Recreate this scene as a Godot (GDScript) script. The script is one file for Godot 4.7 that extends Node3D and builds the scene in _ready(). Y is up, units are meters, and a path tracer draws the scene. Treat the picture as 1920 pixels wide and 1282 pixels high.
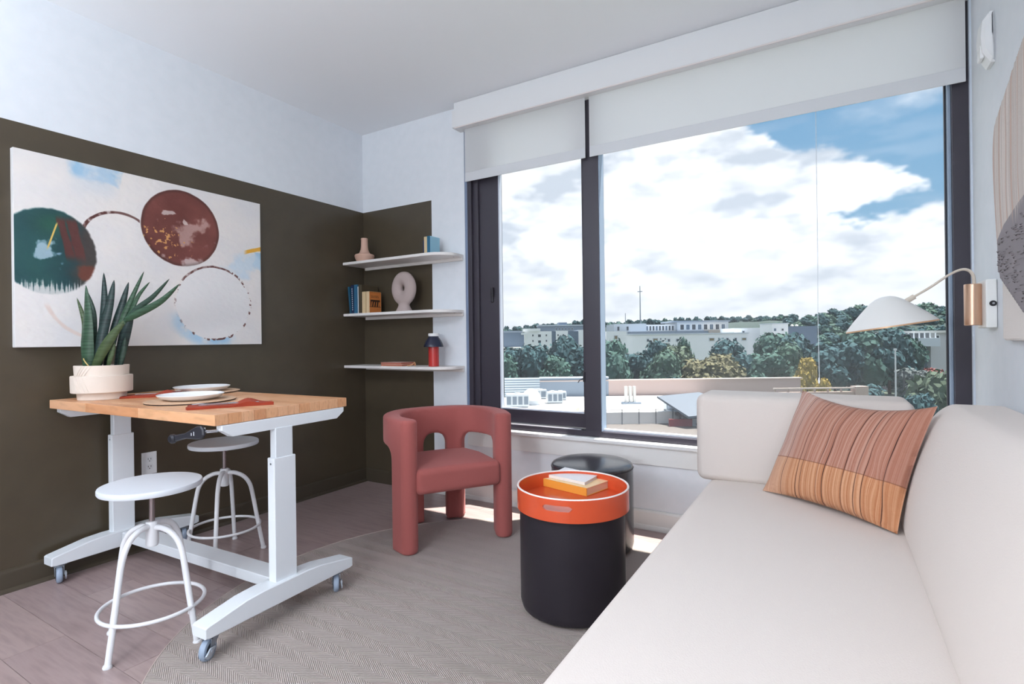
extends Node3D

# ------------------------------------------------------------------ mesh collector
class Shape:
	var v := PackedVector3Array()
	var uv := PackedVector2Array()
	var col := PackedColorArray()
	var tint := Color.WHITE
	var colored := false

	func tri(a: Vector3, b: Vector3, c: Vector3, ua := Vector2.ZERO, ub := Vector2.ZERO, uc := Vector2.ZERO) -> void:
		v.append(a); v.append(b); v.append(c)
		uv.append(ua); uv.append(ub); uv.append(uc)
		col.append(tint); col.append(tint); col.append(tint)

	func quad(a: Vector3, b: Vector3, c: Vector3, d: Vector3, ua := Vector2.ZERO, ub := Vector2.ZERO, uc := Vector2.ZERO, ud := Vector2.ZERO) -> void:
		tri(a, b, c, ua, ub, uc)
		tri(a, c, d, ua, uc, ud)

	# turn a closed run of triangles so that it faces outward (front faces run clockwise)
	func orient(start: int) -> Shape:
		var vol := 0.0
		var o := v[start] if start < v.size() else Vector3.ZERO
		for i in range(start, v.size(), 3):
			vol += (v[i] - o).dot((v[i + 1] - o).cross(v[i + 2] - o))
		if vol > 0.0:
			for i in range(start, v.size(), 3):
				var t := v[i + 1]; v[i + 1] = v[i + 2]; v[i + 2] = t
				var w := uv[i + 1]; uv[i + 1] = uv[i + 2]; uv[i + 2] = w
		return self

	func box(c: Vector3, s: Vector3) -> Shape:
		return hexa(c - s / 2, c + s / 2)

	func hexa(lo: Vector3, hi: Vector3) -> Shape:
		var st := v.size()
		var p := []
		for i in 8:
			p.append(Vector3(hi.x if i & 1 else lo.x, hi.y if i & 2 else lo.y, hi.z if i & 4 else lo.z))
		for f in [[0, 1, 3, 2], [4, 6, 7, 5], [0, 4, 5, 1], [2, 3, 7, 6], [0, 2, 6, 4], [1, 5, 7, 3]]:
			quad(p[f[0]], p[f[1]], p[f[2]], p[f[3]], Vector2(0, 1), Vector2(1, 1), Vector2(1, 0), Vector2(0, 0))
		return orient(st)

	# box with rounded edges; n subdivides the flats so that warp can bend it
	func rbox(c: Vector3, s: Vector3, r: float, seg := 2, n := 1, warp = null) -> Shape:
		var st := v.size()
		var h := s / 2
		var ax := []
		for k in 3:
			var l: Array[float] = []
			for i in seg:
				l.append(-h[k] + r * float(i) / seg)
			for i in n + 1:
				l.append(lerpf(-h[k] + r, h[k] - r, float(i) / n))
			for i in seg:
				l.append(h[k] - r + r * float(i + 1) / seg)
			ax.append(l)
		for f in 3:
			var a := (f + 1) % 3
			var b := (f + 2) % 3
			for side in [-1.0, 1.0]:
				var grid := []
				for i in ax[a].size():
					var row := PackedVector3Array()
					for j in ax[b].size():
						var p := Vector3.ZERO
						p[f] = side * h[f]; p[a] = ax[a][i]; p[b] = ax[b][j]
						var q := p.clamp(-(h - Vector3.ONE * r), h - Vector3.ONE * r)
						var d := p - q
						p = q + d.normalized() * r
						if warp != null:
							p = warp.call(p)
						row.append(p + c)
					grid.append(row)
				for i in grid.size() - 1:
					for j in grid[0].size() - 1:
						var u0 := Vector2(float(i) / (grid.size() - 1), float(j) / (grid[0].size() - 1))
						var u1 := Vector2(float(i + 1) / (grid.size() - 1), float(j + 1) / (grid[0].size() - 1))
						if side > 0:
							quad(grid[i][j], grid[i + 1][j], grid[i + 1][j + 1], grid[i][j + 1], u0, Vector2(u1.x, u0.y), u1, Vector2(u0.x, u1.y))
						else:
							quad(grid[i][j], grid[i][j + 1], grid[i + 1][j + 1], grid[i + 1][j], u0, Vector2(u0.x, u1.y), u1, Vector2(u1.x, u0.y))
		return orient(st)

	# tube along a path; r is one radius or one per point
	func tube(path: Array, r, sides := 12, closed := false) -> Shape:
		var st := v.size()
		var n := path.size()
		var rings := []
		var up := Vector3.ZERO
		for i in n:
			var a: Vector3 = path[(i - 1 + n) % n] if closed or i > 0 else path[i]
			var b: Vector3 = path[(i + 1) % n] if closed or i < n - 1 else path[i]
			var t := (b - a).normalized()
			if up == Vector3.ZERO:
				up = Vector3.UP if absf(t.y) < 0.9 else Vector3.RIGHT
			up = (up - t * up.dot(t)).normalized()
			var w := t.cross(up)
			var ring := PackedVector3Array()
			var rad: float = r if r is float or r is int else r[i]
			for k in sides:
				var ang := TAU * k / sides
				ring.append(path[i] + (up * cos(ang) + w * sin(ang)) * rad)
			rings.append(ring)
		for i in (n if closed else n - 1):
			var p: PackedVector3Array = rings[i]
			var q: PackedVector3Array = rings[(i + 1) % n]
			for k in sides:
				var m := (k + 1) % sides
				quad(p[k], p[m], q[m], q[k])
		if not closed:
			for k in range(1, sides - 1):
				tri(rings[0][0], rings[0][k + 1], rings[0][k])
				tri(rings[n - 1][0], rings[n - 1][k], rings[n - 1][k + 1])
		return orient(st)

	# profile (radius, height) turned round a vertical axis at c
	func lathe(prof: Array, seg := 32, c := Vector3.ZERO, tilt := Basis.IDENTITY, squash := Vector2.ONE) -> Shape:
		var st := v.size()
		for i in prof.size() - 1:
			var p: Vector2 = prof[i]
			var q: Vector2 = prof[i + 1]
			for k in seg:
				var a := TAU * k / seg
				var b := TAU * (k + 1) / seg
				var A := c + tilt * Vector3(p.x * cos(a) * squash.x, p.y, p.x * sin(a) * squash.y)
				var B := c + tilt * Vector3(p.x * cos(b) * squash.x, p.y, p.x * sin(b) * squash.y)
				var C := c + tilt * Vector3(q.x * cos(b) * squash.x, q.y, q.x * sin(b) * squash.y)
				var D := c + tilt * Vector3(q.x * cos(a) * squash.x, q.y, q.x * sin(a) * squash.y)
				if p.x > 1e-6:
					tri(A, B, C)
				if q.x > 1e-6:
					tri(A, C, D)
		return orient(st)

	# polygon in the plane of bx, by, pushed along bz by depth, with chamfer c
	func prism(poly: PackedVector2Array, o: Vector3, bx: Vector3, by: Vector3, bz: Vector3, depth: float, c := 0.0) -> Shape:
		var st := v.size()
		var n := poly.size()
		var area := 0.0
		for i in n:
			area += poly[i].cross(poly[(i + 1) % n])
		var ins := PackedVector2Array()
		for i in n:
			var d0 := (poly[i] - poly[(i - 1 + n) % n]).normalized()
			var d1 := (poly[(i + 1) % n] - poly[i]).normalized()
			var n0 := Vector2(-d0.y, d0.x) * signf(area)
			var n1 := Vector2(-d1.y, d1.x) * signf(area)
			var m := (n0 + n1).normalized()
			ins.append(poly[i] + m * c / maxf(0.4, m.dot(n0)))
		var layers := [[ins, 0.0], [poly, c], [poly, depth - c], [ins, depth]] if c > 0.0 else [[poly, 0.0], [poly, depth]]
		for l in layers.size() - 1:
			for i in n:
				var j := (i + 1) % n
				var p: PackedVector2Array = layers[l][0]
				var q: PackedVector2Array = layers[l + 1][0]
				var z0: float = layers[l][1]
				var z1: float = layers[l + 1][1]
				quad(o + bx * p[i].x + by * p[i].y + bz * z0, o + bx * p[j].x + by * p[j].y + bz * z0, o + bx * q[j].x + by * q[j].y + bz * z1, o + bx * q[i].x + by * q[i].y + bz * z1)
		var idx := Geometry2D.triangulate_polygon(poly)
		var last: PackedVector2Array = layers[0][0]
		for k in range(0, idx.size(), 3):
			var p0 := last[idx[k]]; var p1 := last[idx[k + 1]]; var p2 := last[idx[k + 2]]
			if (p1 - p0).cross(p2 - p0) * area < 0:
				var t := p1; p1 = p2; p2 = t
			tri(o + bx * p0.x + by * p0.y, o + bx * p2.x + by * p2.y, o + bx * p1.x + by * p1.y, p0, p2, p1)
			var e := bz * depth
			tri(o + bx * p0.x + by * p0.y + e, o + bx * p1.x + by * p1.y + e, o + bx * p2.x + by * p2.y + e, p0, p1, p2)
		return orient(st)

	# smooth normals except across edges sharper than crease degrees
	func mesh(crease := 38.0) -> ArrayMesh:
		var nt := v.size() / 3
		var fn := PackedVector3Array()
		var near := {}
		for t in nt:
			var a := v[t * 3]
			fn.append((v[t * 3 + 2] - a).cross(v[t * 3 + 1] - a))
			for k in 3:
				var key := Vector3i((v[t * 3 + k] * 20000.0).round())
				if not near.has(key):
					near[key] = PackedInt32Array()
				near[key].append(t)
		var unit := PackedVector3Array()
		for f in fn:
			unit.append(f.normalized())
		var lim := cos(deg_to_rad(crease))
		var nor := PackedVector3Array()
		nor.resize(v.size())
		for i in v.size():
			var t := i / 3
			var s := Vector3.ZERO
			for o in near[Vector3i((v[i] * 20000.0).round())]:
				if unit[o].dot(unit[t]) >= lim:
					s += fn[o]
			nor[i] = s.normalized() if s.length_squared() > 1e-20 else Vector3.UP
		return pack(nor)

	func flat() -> ArrayMesh:
		var nor := PackedVector3Array()
		nor.resize(v.size())
		for i in range(0, v.size(), 3):
			var f := (v[i + 2] - v[i]).cross(v[i + 1] - v[i]).normalized()
			nor[i] = f; nor[i + 1] = f; nor[i + 2] = f
		return pack(nor)

	func pack(nor: PackedVector3Array) -> ArrayMesh:
		var arr := []
		arr.resize(Mesh.ARRAY_MAX)
		arr[Mesh.ARRAY_VERTEX] = v
		arr[Mesh.ARRAY_NORMAL] = nor
		arr[Mesh.ARRAY_TEX_UV] = uv
		if colored:
			arr[Mesh.ARRAY_COLOR] = col
		var m := ArrayMesh.new()
		m.add_surface_from_arrays(Mesh.PRIMITIVE_TRIANGLES, arr)
		return m

# ------------------------------------------------------------------ helpers
var used := {}
var mats := {}
var rng := RandomNumberGenerator.new()

func numbered(called: String) -> String:
	var k: int = used.get(called, 0)
	used[called] = k + 1
	return called if k == 0 else "%s_%03d" % [called, k]

func thing(called: String, label: String, category: String, at := Vector3.ZERO, turn := 0.0, group := "") -> Node3D:
	var o := Node3D.new()
	o.name = numbered(called)
	add_child(o)
	o.position = at
	o.rotation.y = turn
	return tag(o, label, category, group)

func tag(o: Node3D, label: String, category := "", group := "", kind := "") -> Node3D:
	o.set_meta("label", label)
	if category != "":
		o.set_meta("category", category)
	if group != "":
		o.set_meta("group", group)
	if kind != "":
		o.set_meta("kind", kind)
	return o

func put(called: String, mesh: Mesh, material: Material, parent: Node3D = null, at := Vector3.ZERO, label := "") -> MeshInstance3D:
	var o := MeshInstance3D.new()
	o.mesh = mesh
	o.material_override = material
	o.position = at
	if parent == null:
		o.name = numbered(called)
		add_child(o)
	else:
		o.name = called
		parent.add_child(o, true)
	if label != "":
		o.set_meta("label", label)
	return o

func structure(called: String, mesh: Mesh, material: Material, label := "") -> MeshInstance3D:
	var o := put(called, mesh, material)
	o.set_meta("kind", "structure")
	if label != "":
		o.set_meta("label", label)
	return o

func copy(o: Node3D, called: String, label: String, at: Vector3, turn: float) -> Node3D:
	var c: Node3D = o.duplicate()
	c.name = numbered(called)
	add_child(c)
	c.position = at
	c.rotation.y = turn
	c.set_meta("label", label)
	return c

func S() -> Shape:
	return Shape.new()

func rgb(r: int, g: int, b: int) -> Color:
	return Color8(r, g, b)

func mat(c: Color, rough := 0.6, metal := 0.0, spec := 0.5) -> StandardMaterial3D:
	var key := "%s/%s/%s/%s" % [c.to_html(), rough, metal, spec]
	if not mats.has(key):
		var m := StandardMaterial3D.new()
		m.albedo_color = c
		m.roughness = rough
		m.metallic = metal
		m.metallic_specular = spec
		mats[key] = m
	return mats[key]

func noise_tex(freq: float, w := 256, h := 256, octaves := 4, as_normal := false, strength := 2.0, ramp: Gradient = null, kind := FastNoiseLite.TYPE_SIMPLEX_SMOOTH, sd := 1) -> NoiseTexture2D:
	var n := FastNoiseLite.new()
	n.seed = sd
	n.noise_type = kind
	n.frequency = freq
	n.fractal_octaves = octaves
	var t := NoiseTexture2D.new()
	t.width = w
	t.height = h
	t.seamless = true
	t.noise = n
	t.as_normal_map = as_normal
	t.bump_strength = strength
	if ramp:
		t.color_ramp = ramp
	return t

func ramp(cs: Array) -> Gradient:
	var g := Gradient.new()
	var off := PackedFloat32Array()
	var col := PackedColorArray()
	for c in cs:
		off.append(c[0])
		col.append(c[1])
	g.offsets = off
	g.colors = col
	return g

# woven cloth: two noise maps, one for tone, one for relief, laid from three sides
var weave_tex: NoiseTexture2D
func cloth(c: Color, rough := 0.95, size := 6.0, rim := 0.25, relief := 0.35) -> StandardMaterial3D:
	if weave_tex == null:
		weave_tex = noise_tex(0.09, 256, 256, 3, true, 3.0, null, FastNoiseLite.TYPE_SIMPLEX, 5)
	var m := StandardMaterial3D.new()
	m.albedo_color = c
	m.roughness = rough
	m.metallic_specular = 0.25
	m.normal_enabled = true
	m.normal_texture = weave_tex
	m.normal_scale = relief
	m.uv1_triplanar = true
	m.uv1_scale = Vector3.ONE * size
	m.rim_enabled = true
	m.rim = rim
	m.rim_tint = 0.5
	return m

func textured(tex: Texture2D, rough := 0.7, scale := Vector3.ONE, triplanar := true, tint := Color.WHITE) -> StandardMaterial3D:
	var m := StandardMaterial3D.new()
	m.albedo_texture = tex
	m.albedo_color = tint
	m.roughness = rough
	m.uv1_triplanar = triplanar
	m.uv1_scale = scale
	return m

func image(w: int, h: int, paint: Callable) -> ImageTexture:
	var b := PackedByteArray()
	b.resize(w * h * 3)
	var k := 0
	for y in h:
		for x in w:
			var c: Color = paint.call((x + 0.5) / w, (y + 0.5) / h)
			b[k] = int(clampf(c.r, 0, 1) * 255.0)
			b[k + 1] = int(clampf(c.g, 0, 1) * 255.0)
			b[k + 2] = int(clampf(c.b, 0, 1) * 255.0)
			k += 3
	return ImageTexture.create_from_image(Image.create_from_data(w, h, false, Image.FORMAT_RGB8, b))

func noise(freq: float, sd: int, octaves := 4) -> FastNoiseLite:
	var n := FastNoiseLite.new()
	n.seed = sd
	n.frequency = freq
	n.fractal_octaves = octaves
	return n

# surface nets: one vertex in every cell that the surface crosses
func nets(lo: Vector3, hi: Vector3, cell: float, field: Callable) -> ArrayMesh:
	var n := Vector3i(((hi - lo) / cell).ceil()) + Vector3i.ONE
	var f := PackedFloat32Array()
	f.resize(n.x * n.y * n.z)
	for z in n.z:
		for y in n.y:
			for x in n.x:
				f[(z * n.y + y) * n.x + x] = field.call(lo + Vector3(x, y, z) * cell)
	var at := {}
	var v := PackedVector3Array()
	var sx := 1
	var sy := n.x
	var sz := n.x * n.y
	var corner := [0, sx, sy, sx + sy, sz, sx + sz, sy + sz, sx + sy + sz]
	var edges := [[0, 1], [2, 3], [4, 5], [6, 7], [0, 2], [1, 3], [4, 6], [5, 7], [0, 4], [1, 5], [2, 6], [3, 7]]
	for z in n.z - 1:
		for y in n.y - 1:
			for x in n.x - 1:
				var i := (z * n.y + y) * n.x + x
				var neg := 0
				for c in corner:
					if f[i + c] < 0.0:
						neg += 1
				if neg == 0 or neg == 8:
					continue
				var sum := Vector3.ZERO
				var cnt := 0
				for e in edges:
					var a := f[i + corner[e[0]]]
					var b := f[i + corner[e[1]]]
					if (a < 0.0) != (b < 0.0):
						var t := a / (a - b)
						var p := Vector3(e[0] & 1, (e[0] >> 1) & 1, e[0] >> 2)
						var q := Vector3(e[1] & 1, (e[1] >> 1) & 1, e[1] >> 2)
						sum += p.lerp(q, t)
						cnt += 1
				at[i] = v.size()
				v.append(lo + (Vector3(x, y, z) + sum / cnt) * cell)
	var idx := PackedInt32Array()
	for z in range(1, n.z - 1):
		for y in range(1, n.y - 1):
			for x in range(1, n.x - 1):
				var i := (z * n.y + y) * n.x + x
				var a := f[i] < 0.0
				for k in 3:
					var step: int = [sx, sy, sz][k]
					if a == (f[i + step] < 0.0):
						continue
					var u: int = [sy, sz, sx][k]
					var w: int = [sz, sx, sy][k]
					var q := [at[i], at[i - u], at[i - u - w], at[i - w]]
					if not a:
						q.reverse()
					idx.append_array([q[0], q[2], q[1], q[0], q[3], q[2]])
	var nor := PackedVector3Array()
	nor.resize(v.size())
	for k in range(0, idx.size(), 3):
		var fnv := (v[idx[k + 2]] - v[idx[k]]).cross(v[idx[k + 1]] - v[idx[k]])
		for j in 3:
			nor[idx[k + j]] += fnv
	for k in nor.size():
		nor[k] = nor[k].normalized()
	var arr := []
	arr.resize(Mesh.ARRAY_MAX)
	arr[Mesh.ARRAY_VERTEX] = v
	arr[Mesh.ARRAY_NORMAL] = nor
	arr[Mesh.ARRAY_INDEX] = idx
	var m := ArrayMesh.new()
	m.add_surface_from_arrays(Mesh.PRIMITIVE_TRIANGLES, arr)
	return m

func smin(a: float, b: float, k: float) -> float:
	var h := maxf(k - absf(a - b), 0.0) / k
	return minf(a, b) - h * h * k * 0.25

func smoothed(pts: Array, per := 6) -> Array:     # a smooth path through the points
	var c := Curve3D.new()
	for i in pts.size():
		var a: Vector3 = pts[maxi(i - 1, 0)]
		var b: Vector3 = pts[mini(i + 1, pts.size() - 1)]
		var t := (b - a) / 6.0
		c.add_point(pts[i], -t, t)
	var out := []
	for i in pts.size() - 1:
		for k in per:
			out.append(c.sample(i, float(k) / per))
	out.append(pts[-1])
	return out

func ring(c: Vector3, r: float, n := 40) -> Array:
	var out := []
	for k in n:
		out.append(c + Vector3(cos(TAU * k / n), 0, sin(TAU * k / n)) * r)
	return out

func rounded_rect(w: float, h: float, r: float, n := 5) -> PackedVector2Array:
	var p := PackedVector2Array()
	for q in 4:
		var c := Vector2((w / 2 - r) * [1, -1, -1, 1][q], (h / 2 - r) * [1, 1, -1, -1][q])
		for k in n + 1:
			var a := PI / 2 * (q + float(k) / n)
			p.append(c + Vector2(cos(a), sin(a)) * r)
	return p

# the town outside is laid out on a street grid turned 30.9 degrees: s to the right, d away from the house
const HOUSE := Vector3(3.156, 0, 3.01)
func town(s: float, y: float, d: float) -> Vector3:
	return HOUSE + Vector3(-0.5134, 0, -0.8581) * d + Vector3(0.8581, 0, -0.5134) * s + Vector3.UP * y

# ------------------------------------------------------------------ the scene
func _ready() -> void:
	rng.seed = 7
	# camera: at seated eye height above the end of the sofa, looking towards the window corner
	var cam := Camera3D.new()
	cam.name = "camera"
	cam.position = Vector3(3.1557, 1.09, 3.0099)
	cam.basis = Basis(Vector3.UP, 0.53918) * Basis(Vector3.BACK, -0.0125)
	cam.near = 0.05
	cam.far = 3000.0
	cam.projection = Camera3D.PROJECTION_FRUSTUM
	cam.size = 2.0 * 0.05 * 641.0 / 997.65
	cam.frustum_offset = Vector2(0, -0.00336 * 0.05)
	add_child(cam)
	cam.current = true
	# sky
	var env := Environment.new()
	env.background_mode = Environment.BG_SKY
	env.sky = Sky.new()
	var psm := PanoramaSkyMaterial.new()
	psm.panorama = sky_picture()
	env.sky.sky_material = psm
	env.background_energy_multiplier = SKY
	env.tonemap_mode = Environment.TONE_MAPPER_LINEAR
	env.tonemap_exposure = EXPOSURE
	env.sdfgi_enabled = true
	env.ssao_enabled = true
	env.ssil_enabled = true
	var we := WorldEnvironment.new()
	we.name = "sky_and_air"
	we.environment = env
	add_child(we)
	# sun: high, beyond the window, a little to the right
	var sun := DirectionalLight3D.new()
	sun.name = "sun"
	sun.look_at_from_position(Vector3.ZERO, Vector3(-1.0, -5.5, 1.0), Vector3.RIGHT)
	sun.light_color = Color(1.0, 0.98, 0.95)
	sun.light_energy = SUN
	sun.light_angular_distance = 0.55
	sun.shadow_enabled = true
	sun.sky_mode = DirectionalLight3D.SKY_MODE_LIGHT_ONLY
	add_child(sun)
	# added fill light: two unseen ceiling panels behind the camera
	for k in 2:
		fill_ceiling_panel([1.15, 2.55][k], 3.95, ["added fill light panel on the ceiling nearer the left wall", "added fill light panel on the ceiling nearer the right wall"][k])

	fill_uplighter(0.9, 4.35, "added unseen fill lamp with a white upturned bowl behind the camera")
	fill_globe_lamp(2.15, 4.25, "added unseen fill lamp with a large round paper globe behind the camera")

	build_room()
	build_window()
	build_blinds()
	build_sofa()
	build_table()
	build_chair()
	build_ottomans()
	build_shelves()
	build_art()
	build_lamp()
	build_stools()
	build_rug()
	build_tabletop_things()
	build_plant()
	build_outlet()
	build_town()

const SKY := 1.36
const SUN := 4.6
const FILL_PANEL := 1.6  # energies of the added fill lamps, this and the next two
const FILL_UPLIGHT := 5.6
const FILL_GLOBE := 2.6

# added lamp, out of view, that brightens the room by way of the ceiling
func fill_uplighter(x: float, z: float, label: String) -> void:
	var o := thing("added_floor_lamp", label, "fill lamp", Vector3(x, 0, z))
	var steel := mat(rgb(200, 202, 206), 0.3, 0.6)
	put("base", S().lathe([Vector2(0, 0.03), Vector2(0.12, 0.028), Vector2(0.15, 0.015), Vector2(0.15, 0), Vector2(0, 0)], 40).mesh(40), steel, o)
	put("pole", S().tube([Vector3(0, 0.02, 0), Vector3(0, 1.72, 0)], 0.012, 14).mesh(), steel, o)
	put("bowl", S().lathe([Vector2(0, 1.70), Vector2(0.05, 1.705), Vector2(0.15, 1.75), Vector2(0.21, 1.82), Vector2(0.205, 1.82), Vector2(0.145, 1.757), Vector2(0.05, 1.713), Vector2(0, 1.71)], 48).mesh(50), mat(rgb(236, 238, 240), 0.5), o)
	var glow := StandardMaterial3D.new()
	glow.albedo_color = rgb(240, 242, 244)
	glow.emission_enabled = true
	glow.emission = Color(0.94, 0.965, 1.0)
	glow.emission_energy_multiplier = 2.0
	put("bulb", S().lathe([Vector2(0, 1.80), Vector2(0.03, 1.795), Vector2(0.05, 1.775), Vector2(0.05, 1.755), Vector2(0.03, 1.735), Vector2(0, 1.73)], 24).mesh(60), glow, o)
	var l := OmniLight3D.new()
	l.name = "fill_bulb_light"
	l.light_energy = FILL_UPLIGHT
	l.light_color = Color(0.94, 0.965, 1.0)
	l.light_size = 0.04
	l.omni_range = 14.0
	l.omni_attenuation = 2.0
	l.shadow_enabled = true
	l.position = Vector3(0, 1.768, 0)
	o.add_child(l)

# added lamp with a paper globe, out of view, filling the room from behind
func fill_globe_lamp(x: float, z: float, label: String) -> void:
	var o := thing("added_floor_lamp", label, "fill lamp", Vector3(x, 0, z))
	var steel := mat(rgb(60, 60, 64), 0.4, 0.4)
	put("base", S().lathe([Vector2(0, 0.03), Vector2(0.12, 0.028), Vector2(0.15, 0.015), Vector2(0.15, 0), Vector2(0, 0)], 40).mesh(40), steel, o)
	put("pole", S().tube([Vector3(0, 0.02, 0), Vector3(0, 1.07, 0)], 0.012, 14).mesh(), steel, o)
	var glow := StandardMaterial3D.new()
	glow.albedo_color = rgb(240, 242, 244)
	glow.emission_enabled = true
	glow.emission = Color(0.955, 0.975, 1.0)
	glow.emission_energy_multiplier = 1.5
	var prof := []
	for k in 25:
		prof.append(Vector2(sin(PI * k / 24.0), -cos(PI * k / 24.0)) * 0.24 + Vector2(0, 1.30))
	put("paper_globe_lamp_shade", S().lathe(prof, 48).mesh(60), glow, o)
	var l := OmniLight3D.new()
	l.name = "fill_globe_light"
	l.light_energy = FILL_GLOBE
	l.light_color = Color(0.955, 0.975, 1.0)
	l.light_size = 0.22
	l.omni_range = 14.0
	l.omni_attenuation = 2.0
	l.shadow_enabled = true
	l.position = Vector3(0, 1.30, 0)
	o.add_child(l)

func fill_ceiling_panel(x: float, z: float, label: String) -> void:  # added fill panel, out of view; no such fixture is known
	var o := thing("added_ceiling_light", label, "ceiling light", Vector3(x, ROOM_H, z), 0, "added fill light panels")
	put("frame", S().prism(rounded_rect(1.34, 1.34, 0.02), Vector3(0, -0.035, 0), Vector3.RIGHT, Vector3.BACK, Vector3.UP, 0.034, 0.004).mesh(30), mat(rgb(236, 236, 236), 0.5), o)
	var glow := StandardMaterial3D.new()
	glow.albedo_color = rgb(240, 242, 244)
	glow.emission_enabled = true
	glow.emission = Color(0.94, 0.965, 1.0)
	glow.emission_energy_multiplier = 1.2
	put("light_diffuser", S().hexa(Vector3(-0.64, -0.042, -0.64), Vector3(0.64, -0.034, 0.64)).mesh(), glow, o)
	var l := AreaLight3D.new()
	l.name = "fill_panel_light"
	l.area_size = Vector2(1.28, 1.28)
	l.area_normalize_energy = true
	l.light_energy = FILL_PANEL
	l.light_color = Color(0.94, 0.965, 1.0)
	l.area_range = 12.0
	l.area_attenuation = 2.0
	l.shadow_enabled = true
	l.rotation.x = -PI / 2
	l.position = Vector3(0, -0.048, 0)
	o.add_child(l)
const EXPOSURE := 1.0

# sky: a big bank of broken cloud with blue gaps
func sky_picture() -> ImageTexture:
	var big := noise(1.6, 11, 5)
	var fine := noise(5.0, 12, 5)
	var wisp := noise(2.6, 13, 4)
	var gap := PackedVector2Array([Vector2(0.38, 0.62), Vector2(0.40, 0.44), Vector2(0.44, 0.398), Vector2(0.50, 0.352), Vector2(0.63, 0.338), Vector2(0.70, 0.322), Vector2(0.76, 0.312), Vector2(0.79, 0.275), Vector2(0.72, 0.258), Vector2(0.60, 0.232), Vector2(0.66, 0.212), Vector2(0.74, 0.226), Vector2(0.80, 0.25), Vector2(0.95, 0.27), Vector2(1.1, 0.36), Vector2(1.2, 0.62)])
	var w := 3072
	var h := 1536
	var im := Image.create(768, 384, false, Image.FORMAT_RGBF)
	for y in 384:
		for x in 768:
			im.set_pixel(x, y, sky_color((x + 0.5) / 768, (y + 0.5) / 384, big, fine, wisp, gap))
	im.resize(w, h, Image.INTERPOLATE_CUBIC)
	# the part of the sky that faces the window in full detail
	var mid := atan2(-0.5134, 0.8581)
	for y in range(int(h * 0.36), h / 2):
		for x in w:
			var a := absf(wrapf((x + 0.5) / w * TAU - mid, -PI, PI))
			if a < 0.80:
				im.set_pixel(x, y, sky_color((x + 0.5) / w, (y + 0.5) / h, big, fine, wisp, gap))
	return ImageTexture.create_from_image(im)


func sky_color(u: float, v: float, big: FastNoiseLite, fine: FastNoiseLite, wisp: FastNoiseLite, gap: PackedVector2Array) -> Color:
	var el := (0.5 - v) * PI
	if el < -0.01:
		return Color(0.25, 0.26, 0.25)
	var az := u * TAU      # the panorama starts at -z and turns towards +x
	var dir := Vector3(sin(az) * cos(el), sin(el), -cos(az) * cos(el))
	var f := dir.dot(Vector3(-0.5134, 0, -0.8581))
	var s := dir.dot(Vector3(0.8581, 0, -0.5134))
	# flattened coordinates so that clouds get longer towards the horizon
	var q := Vector3(dir.x, dir.y * 2.2, dir.z) * 1.6
	var n1 := big.get_noise_3dv(q)
	var n2 := fine.get_noise_3dv(q)
	var n3 := wisp.get_noise_3dv(Vector3(dir.x, dir.y * 5.0, dir.z) * 2.0)
	var cover := smoothstep(-0.22, 0.12, n1 + 0.35 * n2 + 0.22 * (1.0 - dir.y) - 0.02)
	if f > 0.35:
		var p := Vector2(s / f, dir.y / f) + Vector2(n2 * 0.045 + n1 * 0.02, n2 * 0.030 + n3 * 0.018) + Vector2(fine.get_noise_3dv(q * 4.0), fine.get_noise_3dv(q * 4.0 + Vector3(7, 3, 1))) * 0.016
		var d := edge_distance(p, gap)
		var c := smoothstep(-0.012, 0.012, d + n2 * 0.01)
		# torn white streak crossing the gap towards the upper right
		var t := (p - Vector2(0.56, 0.372)).dot(Vector2(0.9, 0.436))
		var off := absf((p - Vector2(0.56, 0.372)).dot(Vector2(-0.436, 0.9)) - 0.03)
		var streak := smoothstep(0.0, 0.32, t) * (1.0 - smoothstep(0.012 + t * 0.10, 0.05 + t * 0.18, off + n2 * 0.05))
		c = maxf(c, streak * clampf(0.75 + n2 * 0.9, 0.0, 1.0))
		c = maxf(c, smoothstep(0.15, 0.55, n3 + 0.15) * 0.10)
		var inside := (1.0 - smoothstep(1.0, 1.25, absf(p.x))) * (1.0 - smoothstep(0.6, 0.8, p.y))
		cover = lerpf(cover, c, inside)
	var blue := Color(0.135, 0.30, 0.50).lerp(Color(0.25, 0.42, 0.56), clampf(1.0 - dir.y * 2.4, 0, 1))
	# billows: sunlit white tops, blue-grey hollows
	var hollow := smoothstep(-0.25, 0.75, fine.get_noise_3dv(q + Vector3(0, 0.16, 0)) - n2 + 0.12) * 0.62
	hollow += smoothstep(-0.25, 0.55, -n1 + 0.1 + n3 * 0.5) * 0.62
	hollow += wisp.get_noise_3dv(q * 2.3) * 0.35
	var white := Color(0.94, 0.965, 1.0).lerp(Color(0.48, 0.545, 0.63), pow(clampf(hollow, 0, 1), 1.3) * 0.95)
	white = white.lerp(Color(0.585, 0.63, 0.685), smoothstep(0.22, 0.02, dir.y) * 0.6)
	return blue.lerp(white, cover)

func edge_distance(p: Vector2, poly: PackedVector2Array) -> float:    # negative inside
	var d := 1e9
	for i in poly.size():
		d = minf(d, p.distance_to(Geometry2D.get_closest_point_to_segment(p, poly[i], poly[(i + 1) % poly.size()])))
	return -d if Geometry2D.is_point_in_polygon(p, poly) else d

# ------------------------------------------------------------------ room
const ROOM_X := 3.69
const ROOM_H := 2.72
const ROOM_Z := 4.7

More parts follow.
